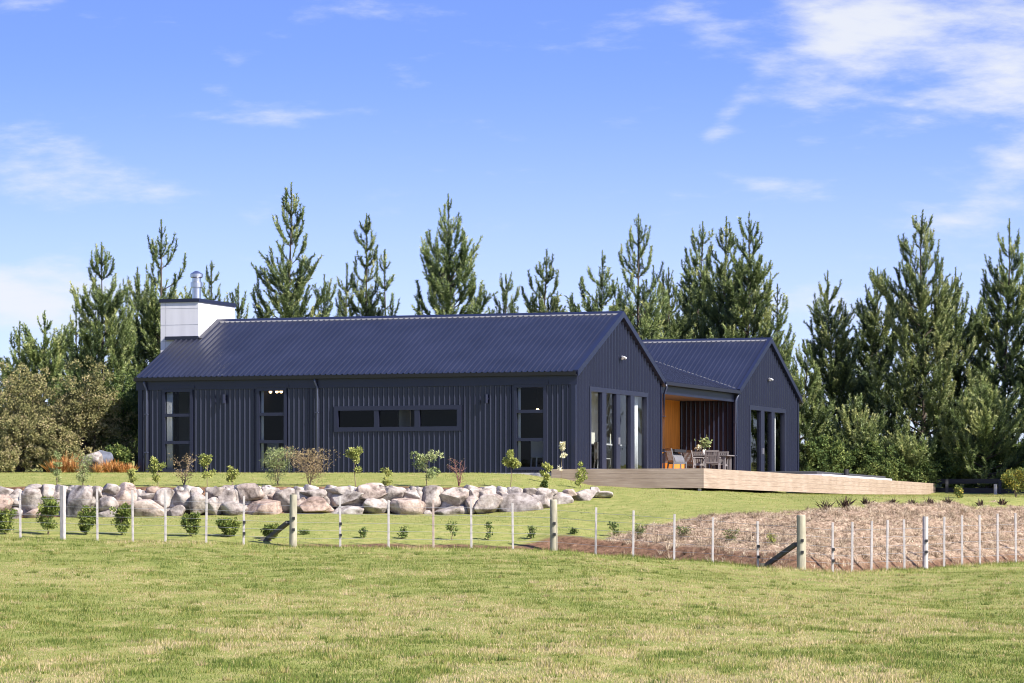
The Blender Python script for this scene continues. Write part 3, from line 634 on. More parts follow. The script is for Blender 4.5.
mb = MB(); mb.quad((-LEN + .1, 4.6, .03), (-6.02, 4.6, .03), (-6.02, 4.6, 2.85), (-LEN + .1, 4.6, 2.85)); mb.quad((-11.9, .3, .03), (-11.9, 4.6, .03), (-11.9, 4.6, 2.85), (-11.9, .3, 2.85)); mb.quad((-LEN + .1, .12, .02), (-6.02, .12, .02), (-6.02, 4.6, .02), (-LEN + .1, 4.6, .02)); mb.quad((-LEN + .1, .12, 2.86), (-6.02, .12, 2.86), (-6.02, 4.6, 2.86), (-LEN + .1, 4.6, 2.86)); mb.quad((-6.06, .3, .03), (-6.06, W - .2, .03), (-6.06, W - .2, 2.85), (-6.06, .3, 2.85))
mb.build('interior_wall', M['unlitlining'], house)
mb = MB(); mb.quad((-5.98, 1.30, .03), (-0.14, 1.30, .03), (-0.14, 1.30, 2.85), (-5.98, 1.30, 2.85)); mb.build('interior_wall', M['unlitlining'], house)  # dark wall added close behind the glass so the front windows read unlit

# ------------------------------------------------------------------ deck
ZD = 1.762
P_a = hw(-0.62, -0.42); P0 = hw(onY(703.8, -0.42), -0.42); P1 = at(820, 129.5, z=0); P2 = at(935.8, 154.7, z=0); P3 = hw(onX(797.7, 0) * 0 - 0.0, 60)
deck = empty('timber_deck', Vector((P0.x, P0.y, ZD)), 0, 'long pale timber deck wrapping round the gable ends of the house', 'deck')
lp = lambda p, z=0.0: Vector((p.x - P0.x, p.y - P0.y, z - ZD))
mb = MB(); top = [P_a, P0, P1, P2, P2 + Vector((-7.5, 1.5, 0)), hw(0.03, Y2 + 0.5), hw(0.03, 0.02), hw(-0.62, -0.05)]
mb.quad(*[lp(p, ZD) for p in top]); mb.quad(*[lp(p, ZD - 0.05) for p in reversed(top)])
mb.build('deck_boards', M['deck'], deck)
pq = [hw(0.03, W + .02), hw(0.03, Y1 - .02), hw(-XR + .02, Y1 - .02), hw(-XR + .02, W + .02)]
mb = MB(); mb.quad(*[lp(p, ZD) for p in pq]); mb.build('porch_floor', M['deck'], deck)
def fascia(a, b, z0a, z0b, n=4):
    mb = MB(); d = (b - a); d.normalize(); nrm = Vector((d.y, -d.x, 0))
    for i in range(n):
        t0, t1 = i / n, (i + 1) / n
        f = lambda p, z0, t: lp(p, z0 + (ZD + 0.012 - z0) * t)
        g = 0.004
        A0, A1 = f(a, z0a, t0), f(a, z0a, t1); B0, B1 = f(b, z0b, t0), f(b, z0b, t1); A0.z += g; B0.z += g
        m = len(mb.v)
        for off in (0.0, -0.028):
            for q in (A0, B0, B1, A1): mb.v.append(tuple(q + nrm * off))
        for q in ((0,1,2,3),(7,6,5,4),(0,4,5,1),(1,5,6,2),(2,6,7,3),(3,7,4,0)): mb.f.append(tuple(m + k for k in q))
    return mb.build('fascia', M['deck'], deck)
zb0 = (HOR - 488.2) / F * P0.y
fascia(P_a, P0, zb0 + 0.02, zb0); fascia(P0, P1, zb0, 1.15); fascia(P1, P2, 1.15, 1.22)
mb = MB()
for p in (P0 + Vector((-0.12, 0.15, 0)),): 
    q = lp(p, ZD); gzl = gz(p.x, p.y) - ZD; mb.box(q.x - 0.05, q.x + 0.05, q.y - 0.05, q.y + 0.05, gzl - 0.2, -0.05)
mb.build('pile', M['post_white'], deck)
for k in range(1, 6):
    mb = MB(); p = P_a.lerp(P0, k / 6) + Vector((0.1, 0.35, 0)); q = lp(p, ZD); mb.box(q.x - 0.06, q.x + 0.06, q.y - 0.06, q.y + 0.06, gz(p.x, p.y) - ZD - 0.2, -0.05); mb.build('pile', M['post_dark'], deck)

# step-up pool edge with dark cover behind the deck edge
A = at(822, 132.0, z=0); B = at(892, 146.0, z=0)
pl = empty('pool', Vector((A.x, A.y, ZD)), 0, 'low white-edged pool with a dark grey cover, at the back of the timber deck', 'pool')
d = (B - A); Ld = d.length; ang = math.atan2(d.y, d.x); pl.rotation_euler = (0, 0, ang)
mb = MB(); mb.box(0, Ld, 0, 2.6, -0.30, 0.10); mb.build('pool_edge', M['white'], pl)
mb = MB(); mb.box(0.4, Ld + 0.02, 0.25, 2.55, 0.105, 0.20); mb.build('pool_cover', M['cover'], pl, bevel=0.03)
mb = MB(); mb.tube([(Ld * 0.36, 0.1, 0.10), (Ld * 0.36, 0.1, 0.34)], 0.10, 10); mb.build('cover_clip', M['rubber'], pl)

# ------------------------------------------------------------------ furniture on the deck
ZF = ZD
def chair(loc, rz, label, mat='grey_timber', arms=True):
    t = empty('outdoor_chair', loc, rz, label, 'chair', 'chairs round the outdoor table'); m = M[mat]
    mb = MB()
    for i in range(6): mb.box(-0.24, 0.24, -0.24 + i * 0.083, -0.17 + i * 0.083, 0.42, 0.445)
    mb.box(-0.25, -0.21, -0.24, 0.25, 0.37, 0.42); mb.box(0.21, 0.25, -0.24, 0.25, 0.37, 0.42); mb.build('seat', m, t)
    mb = MB()
    for i in range(7):
        x = -0.20 + i * 0.0667; mb.bar((x, 0.25, 0.47), (x, 0.335, 0.86), 0.04, 0.016, up=(0, 1, 0))
    mb.bar((-0.25, 0.335, 0.87), (0.25, 0.335, 0.87), 0.03, 0.07); mb.bar((-0.22, 0.25, 0.47), (0.22, 0.25, 0.47), 0.025, 0.05); mb.build('backrest', m, t)
    for x in (-0.235, 0.235):
        mb = MB(); mb.bar((x, -0.22, 0), (x, -0.22, 0.64 if arms else 0.42), 0.045, 0.045, up=(0, 1, 0)); mb.build('leg', m, t)
        mb = MB(); mb.bar((x, 0.30, 0), (x, 0.235, 0.44), 0.045, 0.045, up=(0, 1, 0)); mb.bar((x, 0.235, 0.44), (x, 0.34, 0.90), 0.04, 0.04, up=(0, 1, 0)); mb.build('leg', m, t)
        if arms:
            mb = MB(); mb.bar((x, -0.27, 0.655), (x, 0.29, 0.655), 0.06, 0.03); mb.build('armrest', m, t)
    mb = MB(); mb.bar((-0.235, 0.02, 0.2), (0.235, 0.02, 0.2), 0.03, 0.03); mb.build('stretcher', m, t)
    return t
def hz_pt(u, X, z=ZF):
    y = onX(u, X); p = hw(X, y); return Vector((p.x, p.y, z))
tp = hz_pt(706, -0.6)
table = empty('dining_table', tp, -TH, 'weathered grey timber outdoor dining table on the porch deck', 'table')
mb = MB()
for i in range(8): mb.box(-0.92, 0.92, -0.46 + i * 0.116, -0.352 + i * 0.116, 0.715, 0.75)
mb.box(-0.8, 0.8, -0.38, -0.35, 0.62, 0.714); mb.box(-0.8, 0.8, 0.35, 0.38, 0.62, 0.714); mb.build('tabletop', M['grey_timber'], table)
for sx in (-0.78, 0.78):
    for sy in (-0.36, 0.36):
        mb = MB(); mb.box(sx - 0.04, sx + 0.04, sy - 0.04, sy + 0.04, 0, 0.712); mb.build('leg', M['grey_timber'], table)
def tl(a, b): # table local -> world
    v = Matrix.Rotation(-TH, 3, 'Z') @ Vector((a, b, 0)); return tp + v
ra = math.pi / 2 - TH
chair(tl(0.48, -0.78), math.pi - 0.15, 'grey slatted armchair at the right end of the outdoor table, nearest the deck edge')
chair(tl(-0.20, -0.80), math.pi - 0.9, 'grey slatted armchair facing the middle of the outdoor table from the deck edge side')
chair(tl(-0.85, -0.72), math.pi - 0.35, 'grey slatted armchair turned sideways at the left front of the outdoor table')
chair(tl(0.25, 0.82), -0.3, 'grey slatted armchair behind the outdoor table beside the flower vase')
chair(tl(-0.62, 0.85), -0.25, 'grey slatted armchair behind the outdoor table, closest to the orange cedar wall')
chair(hz_pt(677.5, -0.35), math.pi - 1.2, 'pale silver chair standing beside the barbecue', mat='silver', arms=False)
# vase with foliage and white flowers
def leaf_tris(c, d, L, w, rng):
    """triangles/quads: c (n,3) base, d (n,3) dir, L, w arrays -> verts, faces (diamond leaf)"""
    n = len(c); r = rng.normal(size=(n, 3)); s = np.cross(d, r); s /= (np.linalg.norm(s, axis=1, keepdims=True) + 1e-9)
    L = np.broadcast_to(L, n)[:, None]; w = np.broadcast_to(w, n)[:, None]
    v = np.stack([c, c + d * L * 0.5 + s * w * 0.5, c + d * L, c + d * L * 0.5 - s * w * 0.5], 1).reshape(-1, 3)
    return v, np.arange(4 * n).reshape(n, 4)
def rand_dirs(n, rng, up=0.0):
    d = rng.normal(size=(n, 3)); d[:, 2] += up; return d / np.linalg.norm(d, axis=1, keepdims=True)
vz = empty('flower_vase', tp + Vector((0.0, 0.0, 0.75)), 0, 'pale vase of leafy stems and white flowers on the outdoor table', 'vase')
vz.location = tl(-0.05, -0.1) + Vector((0, 0, 0.75))
mb = MB(); mb.lathe((0, 0, 0), [(0.05, 0), (0.085, 0.06), (0.07, 0.16), (0.055, 0.20)], 16); mb.build('vase', M['ceramic'], vz, smooth=True)
rng = np.random.RandomState(5); c = rng.normal(size=(160, 3)) * (0.10, 0.10, 0.09) + (0.03, 0, 0.40)
v, f = leaf_tris(c, rand_dirs(160, rng, 0.5), 0.11, 0.055, rng); np_mesh('foliage', v, f, M['grey_leaf'], vz, tone=rng.rand(160))
c = rng.normal(size=(60, 3)) * (0.06, 0.06, 0.05) + (-0.17, 0.0, 0.26); v, f = leaf_tris(c, rand_dirs(60, rng, 0.5), 0.07, 0.06, rng); np_mesh('flower', v, f, M['flower'], vz, tone=rng.rand(60))
# barbecue against the cedar wall
bq = empty('barbecue', hz_pt(671.5, -1.0), math.pi / 2 - TH, 'black topped barbecue with a rounded grey hood in front of the orange cedar wall', 'barbecue')
mb = MB(); mb.box(-0.62, 0.62, -0.28, 0.28, 0.06, 0.42); mb.build('cabinet', M['cedar'], bq)
mb = MB(); mb.box(-0.70, 0.70, -0.33, 0.33, 0.80, 0.90); mb.build('bench_top', M['rubber'], bq)
mb = MB(); sec = [(0.32 * math.cos(a), 0.38 * math.sin(a)) for a in np.linspace(0, math.pi, 11)]; mb.prism((-0.55, 0, 0.425), (0.55, 0, 0.425), sec); mb.build('hood', M['grey_timber'] if 0 else mat_plain('grey_hood', (0.14, 0.14, 0.15), rough=0.45), bq)
for x in (-0.58, 0.58):
    for y in (-0.26, 0.26): mb = MB(); mb.box(x - 0.03, x + 0.03, y - 0.03, y + 0.03, 0, 0.06); mb.build('leg', M['rubber'], bq)
    mb = MB(); mb.box(x - 0.03, x + 0.03, 0.2, 0.26, 0.42, 0.80); mb.build('upright', M['rubber'], bq)
# indoor chair and curtains seen through the glazing
def curtain(p0, p1, z0, z1, label):
    t = MB(); p0, p1 = Vector(p0), Vector(p1); n = 26; d = (p1 - p0); nn = Vector((-d.y, d.x, 0)).normalized(); pts = []
    for i in range(n + 1):
        q = p0.lerp(p1, i / n) + nn * 0.03 * math.sin(i * 2.1); pts.append(q)
    for a, b in zip(pts, pts[1:]): t.quad((a.x, a.y, z0), (b.x, b.y, z0), (b.x, b.y, z1), (a.x, a.y, z1))
    o = t.build('curtain', M['curtain'], None, smooth=True); sm = o.modifiers.new('cloth_thickness', 'SOLIDIFY'); sm.thickness = 0.012
    tag(o, label, 'curtain', 'white curtains inside the windows'); return o
yc0, yc1 = onX(637, 0), onX(644.5, 0)
curtain(hw(-0.30, yc0 - 0.1), hw(-0.26, yc1), C0.z + 0.05, C0.z + 2.7, 'white curtain drawn back at the far side of the nearer gable doors')
for ua, ub, nm in ((773.8, 776.0, 'narrow white curtain just right of the middle bar of the farther gable doors'), (777.4, 780.0, 'white curtain nearest the far jamb of the farther gable doors')):
    curtain(hw(-0.2, onX(ua, 0)), hw(-0.2, onX(ub, 0)), C0.z + 0.05, C0.z + (2.15 if ua < 775 else 2.6), nm)
for op, nm in ((w1, 'white curtain gathered inside the leftmost tall window'), (w2, 'white curtain gathered inside the second tall window from the left'), (w3, 'white curtain gathered inside the tall window next to the deck')):
    wd = 0.26 if op is w1 else 0.12
    curtain(hw(op[0] + 0.0, 0.12), hw(op[0] + wd, 0.13), C0.z + 0.06, C0.z + 2.65, nm)
ic = empty('dining_chair', hw(-0.45, 4.2, 0.03), math.pi / 2 - TH + 0.6, 'white slim chair inside behind the nearer glazed gable doors', 'chair')
mb = MB(); mb.box(-0.22, 0.22, -0.22, 0.22, 0.43, 0.46); mb.build('seat', M['white'], ic)
mb = MB(); mb.box(-0.22, 0.22, 0.20, 0.23, 0.46, 0.98); mb.build('backrest', M['white'], ic)
for x in (-0.2, 0.2):
    for y in (-0.2, 0.2):
        mb = MB(); mb.bar((x * 1.15, y * 1.2, 0), (x, y, 0.43), 0.035, 0.035, up=(0, 1, 0)); mb.build('leg', M['white'], ic)
for (wx, wy, rz, lb) in ((onY(277, 1.2), 1.2, 2.6, 'white chair just inside the second tall window from the left'), (onY(540, 0.75), 0.75, 0.4, 'white chair just inside the tall window next to the deck')):
    c_ = ic.copy(); COL.objects.link(c_); c_.location = hw(wx, wy, 0.03); c_.rotation_euler = (0, 0, rz); c_['label'] = lb
    for k_ in list(ic.children):
        d_ = k_.copy(); COL.objects.link(d_); d_.parent = c_
ib = empty('kitchen_bench', hw(-0.85, 6.0, 0.03), -TH, 'white topped dark bench inside behind the nearer glazed gable doors', 'bench')
mb = MB(); mb.box(-0.3, 0.3, -1.2, 1.2, 0.0, 0.9); mb.build('cabinet', M['unlitlining'], ib)
mb = MB(); mb.box(-0.34, 0.34, -1.24, 1.24, 0.9, 0.95); mb.build('bench_top', M['white'], ib)
mg = mat_emit('warm_bulb', (1.0, 0.62, 0.30), 5.0)
for k, (u, v, Y, nm) in enumerate(((270.5, 391.8, 3.2, 'left of three warm pendant lamps inside the second tall window'), (276.8, 391.6, 3.2, 'middle of three warm pendant lamps inside the second tall window'), (281.2, 391.6, 3.2, 'right of three warm pendant lamps inside the second tall window'), (537.6, 410.0, 0.9, 'small pendant lamp glowing inside the tall window next to the deck'))):
    X = onY(u, Y); p = hw(X, Y); z = (HOR - v) / F * p.y
    t = empty('pendant_lamp', Vector((p.x, p.y, z)), 0, nm, 'lamp', 'pendant lamps inside the house')
    mb = MB(); mb.lathe((0, 0, -0.05), [(0.02, 0), (0.05, 0.03), (0.05, 0.07), (0.02, 0.10)], 12); mb.build('bulb', mg, t, smooth=True)
    mb = MB(); mb.tube([(0, 0, 0.05), (0, 0, max(0.1, C0.z + 2.86 - z))], 0.006, 5); mb.build('cord', M['rubber'], t)

# ------------------------------------------------------------------ boulder retaining wall
ROCKS = [(2.5,492,12,10),(4,504,16,16),(14,498,17,16),(32,502,21,25),(34,488.5,15,8),(48,494,18,17),(33,514,16,10),(16,514,12,11),(58,496,11,18),(79,503,24,30),(71,491,12,10),(95,494,15,14),(110,490.5,19,12),(108,506,19,16),(112,514,23,10),(127,497,22,25),(138,498,13,15),(148,497,17,12),(155,490.5,15,7),(149,510,29,18),(165,499,19,19),(184,499.5,20,23),(176,512,17,12),(197,493,12,10),(199,504,17,21),(215,493,17,10),(213,507,16,17),(228.5,497.5,19,21),(234,510,26,16),(251,492,25,15),(266.5,491,11,10),(271,497,12,12),(264,508,34,16),(284,501,21,22),(313,494,25,9),(317,506,32,16),(300,506,15,15),(338,491.5,24,9),(347,498,32,16),(346,511,31,9),(373,491,28,14),(360,500,10,12),(375,507,26,15),(395,494.5,21,13),(411,496,18,10),(407,507.5,32,16),(432,499,22,23),(455,498,27,18),(464,492,10,7),(451,511,33,9),(428,513.5,14,6),(472,505,13,16),(475,494.5,19,11),(488,492.5,18,12),(489,506,25,20),(502.5,496,13,13),(515.5,492.5,14,10),(521,505,40,21),(530,492.5,13,8),(541.5,503,18,14),(543.5,493,16,9),(552,492.5,10,6),(560.5,501,22,15),(569.5,493,13,7),(582.5,496,24,12),(595,492,9,9),(602,495,19,7)]
from mathutils import noise as mnoise
def ico(sub=3):
    import bmesh
    bm = bmesh.new(); bmesh.ops.create_icosphere(bm, subdivisions=sub, radius=1.0)
    v = np.array([q.co[:] for q in bm.verts]); f = np.array([[w.index for w in q.verts] for q in bm.faces]); bm.free(); return v, f
ICO_V, ICO_F = ico(4)
def boulder_verts(w, d, h, rng):
    v = np.sign(ICO_V) * np.abs(ICO_V) ** 0.72; seed = rng.rand(3) * 50
    for k in range(rng.randint(8, 12)):
        n = rng.normal(size=3); n[1] -= 0.25; n /= np.linalg.norm(n); c = rng.uniform(0.56, 0.86)
        dd = v @ n; over = np.clip(dd - c, 0, None); v = v - over[:, None] * n * 0.93
    ns = np.array([mnoise.noise(Vector(p * 1.7 + seed)) * 0.08 + mnoise.noise(Vector(p * 4.5 + seed)) * 0.035 for p in v]); v = v * (1 + ns[:, None])
    lo_, hi = v.min(0), v.max(0); v = (v - (lo_ + hi) / 2) / ((hi - lo_) / 2)
    return v * np.array([w / 2, d / 2, h / 2])
wallr = empty('boulder_wall', on_ground(300, 105.0), 0, 'dry-stacked retaining wall of pale grey and pinkish boulders below the lawn', 'stone wall')
rng = np.random.RandomState(21)
for i, (u, v, w, h) in enumerate(ROCKS):
    low = v > 502
    y = 105.15 + (0.32 if not low else 0.0) + max(0, (u - 540)) / 65 * 1.6
    sc = y / F
    hh = (h * 1.20 + (5 if low and h < 13 else 0)) * sc; ww = w * 1.20 * sc; dd = max(0.45, 0.5 * (ww + hh))
    vv = boulder_verts(ww, dd, hh, rng)
    vv_c = at(u, y, v + (2.5 if low and h < 13 else 0))
    np_mesh('boulder', vv, ICO_F, M['rock'], wallr, smooth=False, loc=vv_c - wallr.location)
# small dark gap-filling stones behind
vs, fs = [], []; off = 0
for i in range(320):
    u = rng.uniform(-6, 545); v = rng.uniform(491, 513); s = rng.uniform(0.12, 0.2); bv = boulder_verts(s * 2.4, s * 2, s * 1.8, rng) if i < 1 else bv
    k = rng.uniform(0.7, 1.4); p = at(u, 105.55, v); vs.append(bv * k + np.array(p - wallr.location)); fs.append(ICO_F + off); off += len(bv)
tag(np_mesh('gap_stones', np.concatenate(vs), np.concatenate(fs), M['rock'], wallr, smooth=True), kind='stuff')
# pale boulder in the garden bed at the left
for (u, v, w, h, yy, nm) in ((91, 462, 24, 22, 119.9, 'large pale boulder among orange sedge left of the house'),):
    vv = boulder_verts(w * yy / F, 0.7, h * yy / F, rng); tag(np_mesh('garden_boulder', vv, ICO_F, M['rock'], None, smooth=True, loc=at(u, yy, v)), nm, 'boulder')
vv = boulder_verts(22 * 120.6 / F, 0.6, 20 * 120.6 / F, rng); tag(np_mesh('garden_boulder', vv, ICO_F, mat_plain('dark_boulder', (0.10, 0.11, 0.14), rough=0.9, var=0.3), None, smooth=True, loc=at(103, 120.6, 460)), 'dark boulder half hidden behind the pale one left of the house', 'boulder')

# ------------------------------------------------------------------ post and batten wire fence
fence = empty('wire_fence', on_ground(512, fence_y_u(512)), 0, 'pale post and batten wire fence running across the paddock below the lawn', 'fence')
FL = fence.location.copy()
def batten(u, vt, kind='white', ins=False, lean=0.0):
    y = fence_y_u(u); g = on_ground(u, y); ht = (HOR - vt) / F * y - g.z
    p0 = g - FL + Vector((0, 0, -0.25)); p1 = p0 + Vector((lean, 0, ht + 0.25)); mb = MB()
    if kind in ('white', 'brown'):
        mb.bar(p0, p1, 0.056 if kind == 'white' else 0.056, 0.05, up=(0, 1, 0)); o = mb.build('batten', M['post_' + kind], fence, bevel=0.006)
    elif kind == 'square':
        mb.bar(p0, p1, 0.115, 0.115, up=(0.42, 0.9, 0)); o = mb.build('post', M['post_white'], fence, bevel=0.012)
    elif kind == 'half':
        mb.tube([p0, p1], 0.075, 12); o = mb.build('post', M['post_white'], fence, smooth=False)
    else:
        r = 0.10 if kind == 'round' else 0.115; mb.tube([p0, p1 - Vector((0, 0, 0.03)), p1], [r, r * 0.96, r * 0.86], 18); o = mb.build('post', M['post_round'], fence)
    if ins:
        for t in ((0.45, 0.22) if kind in ('white', 'brown') else (0.52, 0.30)):
            mb = MB(); q = p0.lerp(p1, t * 0.82 + 0.18) + Vector((0.01, -0.06 if kind in ('white', 'brown') else -0.11, 0)); mb.box(q.x - 0.025, q.x + 0.04, q.y - 0.03, q.y + 0.04, q.z - 0.035, q.z + 0.035)
            mb.build('insulator', M['rubber'], o)
    return p0, p1, ht
BATT = [(-18, 492, 'white', 0), (20.5, 492, 'white', 0), (63, 485.7, 'square', 0), (97.5, 489, 'white', 0), (133, 490, 'white', 0), (165.5, 490.5, 'white', 0), (206, 492.5, 'white', 0), (243.5, 496, 'white', 1), (293, 493.5, 'round', 1), (340.3, 496.5, 'white', 1), (388.5, 500, 'white', 0), (433.5, 499.5, 'brown', 0), (471.5, 499, 'white', 0), (513, 503, 'white', 0), (554, 499.5, 'round', 1), (595.5, 507.5, 'white', 0), (633, 510.5, 'white', 0), (674, 514, 'white', 0), (712.5, 517.5, 'white', 0), (758, 521, 'white', 1), (801.5, 515, 'big', 1), (832.5, 522.5, 'white', 1), (852, 522, 'white', 0), (871.3, 521, 'white', 0), (887, 520, 'white', 0), (904.5, 519.5, 'white', 0), (925.3, 516.5, 'half', 1), (944, 517, 'white', 0), (962, 515.5, 'white', 0), (980, 515, 'white', 0), (997.6, 513.7, 'white', 0), (1016, 513, 'white', 0), (1034, 512, 'white', 0)]
rr = random.Random(4); tops = []
for (u, vt, k, ins) in BATT:
    p0, p1, ht = batten(u, vt, k, ins, rr.uniform(-0.02, 0.02)); tops.append((u, p1, ht))
for u, dx in ((291, -0.62), (799, -0.80)):
    y = fence_y_u(u); g = on_ground(u, y) - FL; a = g + Vector((-0.08, 0.02, 0.62)); gx = on_ground(u + dx * F / y, y + 1.0)
    b = gx - FL + Vector((0, 0, 0.04)); mb = MB(); mb.bar(a, b, 0.10, 0.10); mb.box(b.x - 0.16, b.x + 0.12, b.y - 0.08, b.y + 0.08, b.z - 0.25, b.z + 0.05); mb.build('stay', M['post_dark'], fence)
for hgt in (0.22, 0.42, 0.62, 0.85, 1.05):
    mb = MB(); pts = []
    for (u, p1, ht) in tops:
        g = on_ground(u, fence_y_u(u)) - FL; pts.append(g + Vector((0, -0.05, hgt)))
    mb.tube(pts, 0.0035, 4); mb.build('wire', M['wire'], fence)

# dark board fence at the right
bf = empty('board_fence', at(980, 152, z=0.0) + Vector((0, 0, gz((980 - 512) / F * 152, 152))), 0, 'dark stained horizontal board fence beyond the end of the deck', 'fence')
bl = lambda u, y, v: at(u, y, v) - bf.location
mb = MB(); mb.bar(bl(905, 156, 481.5), bl(1110, 150, 480.5), 0.03, 0.20); mb.build('board', M['blackfence'], bf)
mb = MB(); mb.bar(bl(905, 156, 490.3), bl(1110, 150, 491), 0.03, 0.22); mb.build('board', M['blackfence'], bf)
for u in (910, 947, 1000, 1053):
    mb = MB(); y = 152.6 - (u - 905) / 205 * 5 + 2.5; mb.box(*(lambda q: (q.x - 0.06, q.x + 0.06, q.y, q.y + 0.10, q.z - 0.5, q.z + 0.45))(bl(u, y, 490))); mb.build('post', M['blackfence'], bf)
mb = MB(); q = bl(995.4, 149.8, 486.6); mb.box(q.x - 0.06, q.x + 0.06, q.y - 0.08, q.y + 0.08, q.z - 0.45, q.z + 0.10); mb.build('post', M['post_white'], bf)

# ------------------------------------------------------------------ plants
def leaf_cloud(rng, clumps, n_per, L, w, up=0.35, spread=1.0):
    """clumps (k,4): centre+radius; leaves on and inside each clump, mostly pointing outwards"""
    k = len(clumps); idx = np.repeat(np.arange(k), n_per); c = clumps[idx, :3]; r = clumps[idx, 3]
    d = rand_dirs(len(idx), rng, up); rad = r * (0.35 + 0.65 * rng.rand(len(idx)) ** 0.6)
    base = c + d * rad[:, None]; dd = d * 0.6 + rng.normal(size=d.shape) * 0.55; dd /= np.linalg.norm(dd, axis=1, keepdims=True)
    v, f = leaf_tris(base, dd, L * rng.uniform(0.7, 1.3, len(idx)), w * rng.uniform(0.7, 1.3, len(idx)), rng)
    tone = np.clip(rng.normal(0.5, 0.17, len(idx)) + (rng.rand(k)[idx] - 0.5) * 0.5, 0, 1)
    return v, f, tone

def sapling(u, y, vtop, width, label, mat='lime', style='round', cat='sapling', group='saplings along the top of the boulder wall', seed=0, stemmat='twig', name='sapling', dens=1.0, lean=0.0):
    rng = np.random.RandomState(seed + 100); g = on_ground(u, y); H = (HOR - vtop) / F * y - g.z; Rr = width / 2 / F * y
    t = empty(name, g - Vector((0, 0, 0.03)), 0, label, cat, group); mb = MB()
    stems = 1 if style in ('round', 'standard') else 4
    clumps = []
    for s in range(stems):
        a = rng.rand() * 6.28; e = Vector((math.cos(a), math.sin(a), 0)) * (Rr * 0.5 if stems > 1 else 0.02) + Vector((lean * H, 0, 0))
        pts = [Vector((0, 0, 0)) + e * (k / 5) ** 1.2 + Vector((rng.normal() * 0.012, rng.normal() * 0.012, H * (0.93 if stems == 1 else rng.uniform(.8, .95)) * k / 5)) for k in range(6)]
        mb.tube(pts, [0.014 * (1 - 0.13 * k) for k in range(6)], 6)
        for k in range(9):
            q = rng.uniform(0.15 if style != 'standard' else (0.6 if k < 7 else 0.2), 1.0); i = min(4, int(q * 5)); p = pts[i].lerp(pts[i + 1], q * 5 - i)
            a = rng.rand() * 6.28; l = Rr * rng.uniform(0.45, 1.0) * (1.15 - 0.6 * abs(q - 0.6)); tip = p + Vector((math.cos(a) * l, math.sin(a) * l, l * rng.uniform(0.3, 0.9))); tip.z = min(tip.z, H)
            mb.tube([p, p.lerp(tip, 0.5) + Vector((0, 0, 0.01)), tip], [0.006, 0.005, 0.003], 5)
            clumps += [(*tip, max(0.05, Rr * 0.33)), (*p.lerp(tip, 0.55), max(0.05, Rr * 0.3))]
    mb.build('stem', M[stemmat], t)
    clumps = np.array(clumps)
    if style == 'twiggy': n_per, L, w = int(5 * dens), 0.05, 0.022
    elif style == 'feather': n_per, L, w = int(20 * dens), 0.07, 0.018
    else: n_per, L, w = int(44 * dens), 0.066, 0.034
    if n_per:
        v, f, tone = leaf_cloud(rng, clumps, n_per, L, w); np_mesh('foliage', v, f, M[mat], t, tone=tone)
    return t
S = [(57, 107.2, 452, 9, 'thin grey-green sapling above the boulder wall in front of the orange sedge', 'grey_leaf', 'round', .6), (83, 107.2, 455, 12, 'wispy grey-green sapling above the wall in front of the pale garden boulder', 'grey_leaf', 'feather', .7),
     (133, 107.0, 470, 7, 'tiny sapling above the wall in front of the house\'s left corner', 'lime', 'round', .5), (158, 107.2, 457, 13, 'leafy lime sapling above the wall in front of the left downpipe', 'lime', 'round', 1),
     (184, 107.4, 455, 22, 'bare twiggy brown sapling above the wall in front of the first tall window', 'brownleaf', 'twiggy', .9), (207, 107.0, 454, 13, 'lime-topped slender sapling right of the first tall window', 'lime', 'standard', 1),
     (232, 107.0, 467, 8, 'short lime seedling above the wall between the first and second tall windows', 'lime', 'round', .7), (278, 107.4, 451, 22, 'bushy pale green sapling above the wall in front of the second tall window', 'grey_leaf', 'feather', 1.3),
     (310, 107.4, 453, 34, 'spreading feathery brown shrub above the wall beside the middle downpipe', 'brownleaf', 'feather', 1.2), (355, 107.0, 449, 13, 'tall lime-yellow sapling above the wall under the left end of the long window', 'lime', 'standard', 1.1),
     (386, 107.0, 466, 9, 'stubby lime seedling above the wall under the long window', 'lime', 'round', .5), (427, 107.0, 454, 20, 'dense pale green bushy sapling above the wall under the right end of the long window', 'grey_leaf', 'round', 1.4),
     (459, 107.2, 457, 18, 'leafless reddish arching twigs above the wall right of the long window', 'brownleaf', 'twiggy', .25), (510.5, 107.2, 452, 13, 'lollipop lime sapling left of the tall window by the deck', 'lime', 'standard', 1.5),
     (545, 111.5, 464, 8, 'small yellow-green sapling by the left end of the deck', 'lime', 'round', .8), (580, 110.0, 463, 9, 'slender lime sapling in front of the deck boards', 'lime', 'round', .7), (545, 108.5, 482, 4, 'short stubby shrub on the lawn just above the right of the wall', 'bushgreen', 'round', .8)]
for i, (u, y, vt, wd, lab, m, st, dn) in enumerate(S): sapling(u, y, vt, wd * 1.25, lab, m, st, seed=i, dens=dn * 1.15, stemmat='twigred' if i == 12 else 'twig')
sapling(561.5, 115.0, 440, 6, 'slim plant with cream flowers against the wall by the deck', 'flower', 'standard', 'plant', None, 77, name='flowering_plant', dens=0.45)
HS = [(5, 96.7, 511, 17, 'small dark green shrub behind the fence at the left edge of the picture'), (48, 96.8, 499, 20, 'tallest dense green shrub just left of the square pale post'), (86, 96.8, 506, 15, 'round green shrub just right of the square pale post'), (122, 96.8, 505, 16, 'upright green shrub in front of the pinkish boulders, third right of the square post'), (191, 96.6, 514, 14, 'small green shrub behind the fence below the pale upper boulders'), (229, 96.6, 520, 17, 'low squat green shrub near the insulated batten left of the round post'), (271, 96.4, 526, 13, 'little green shrub beside the diagonal stay of the left round post')]
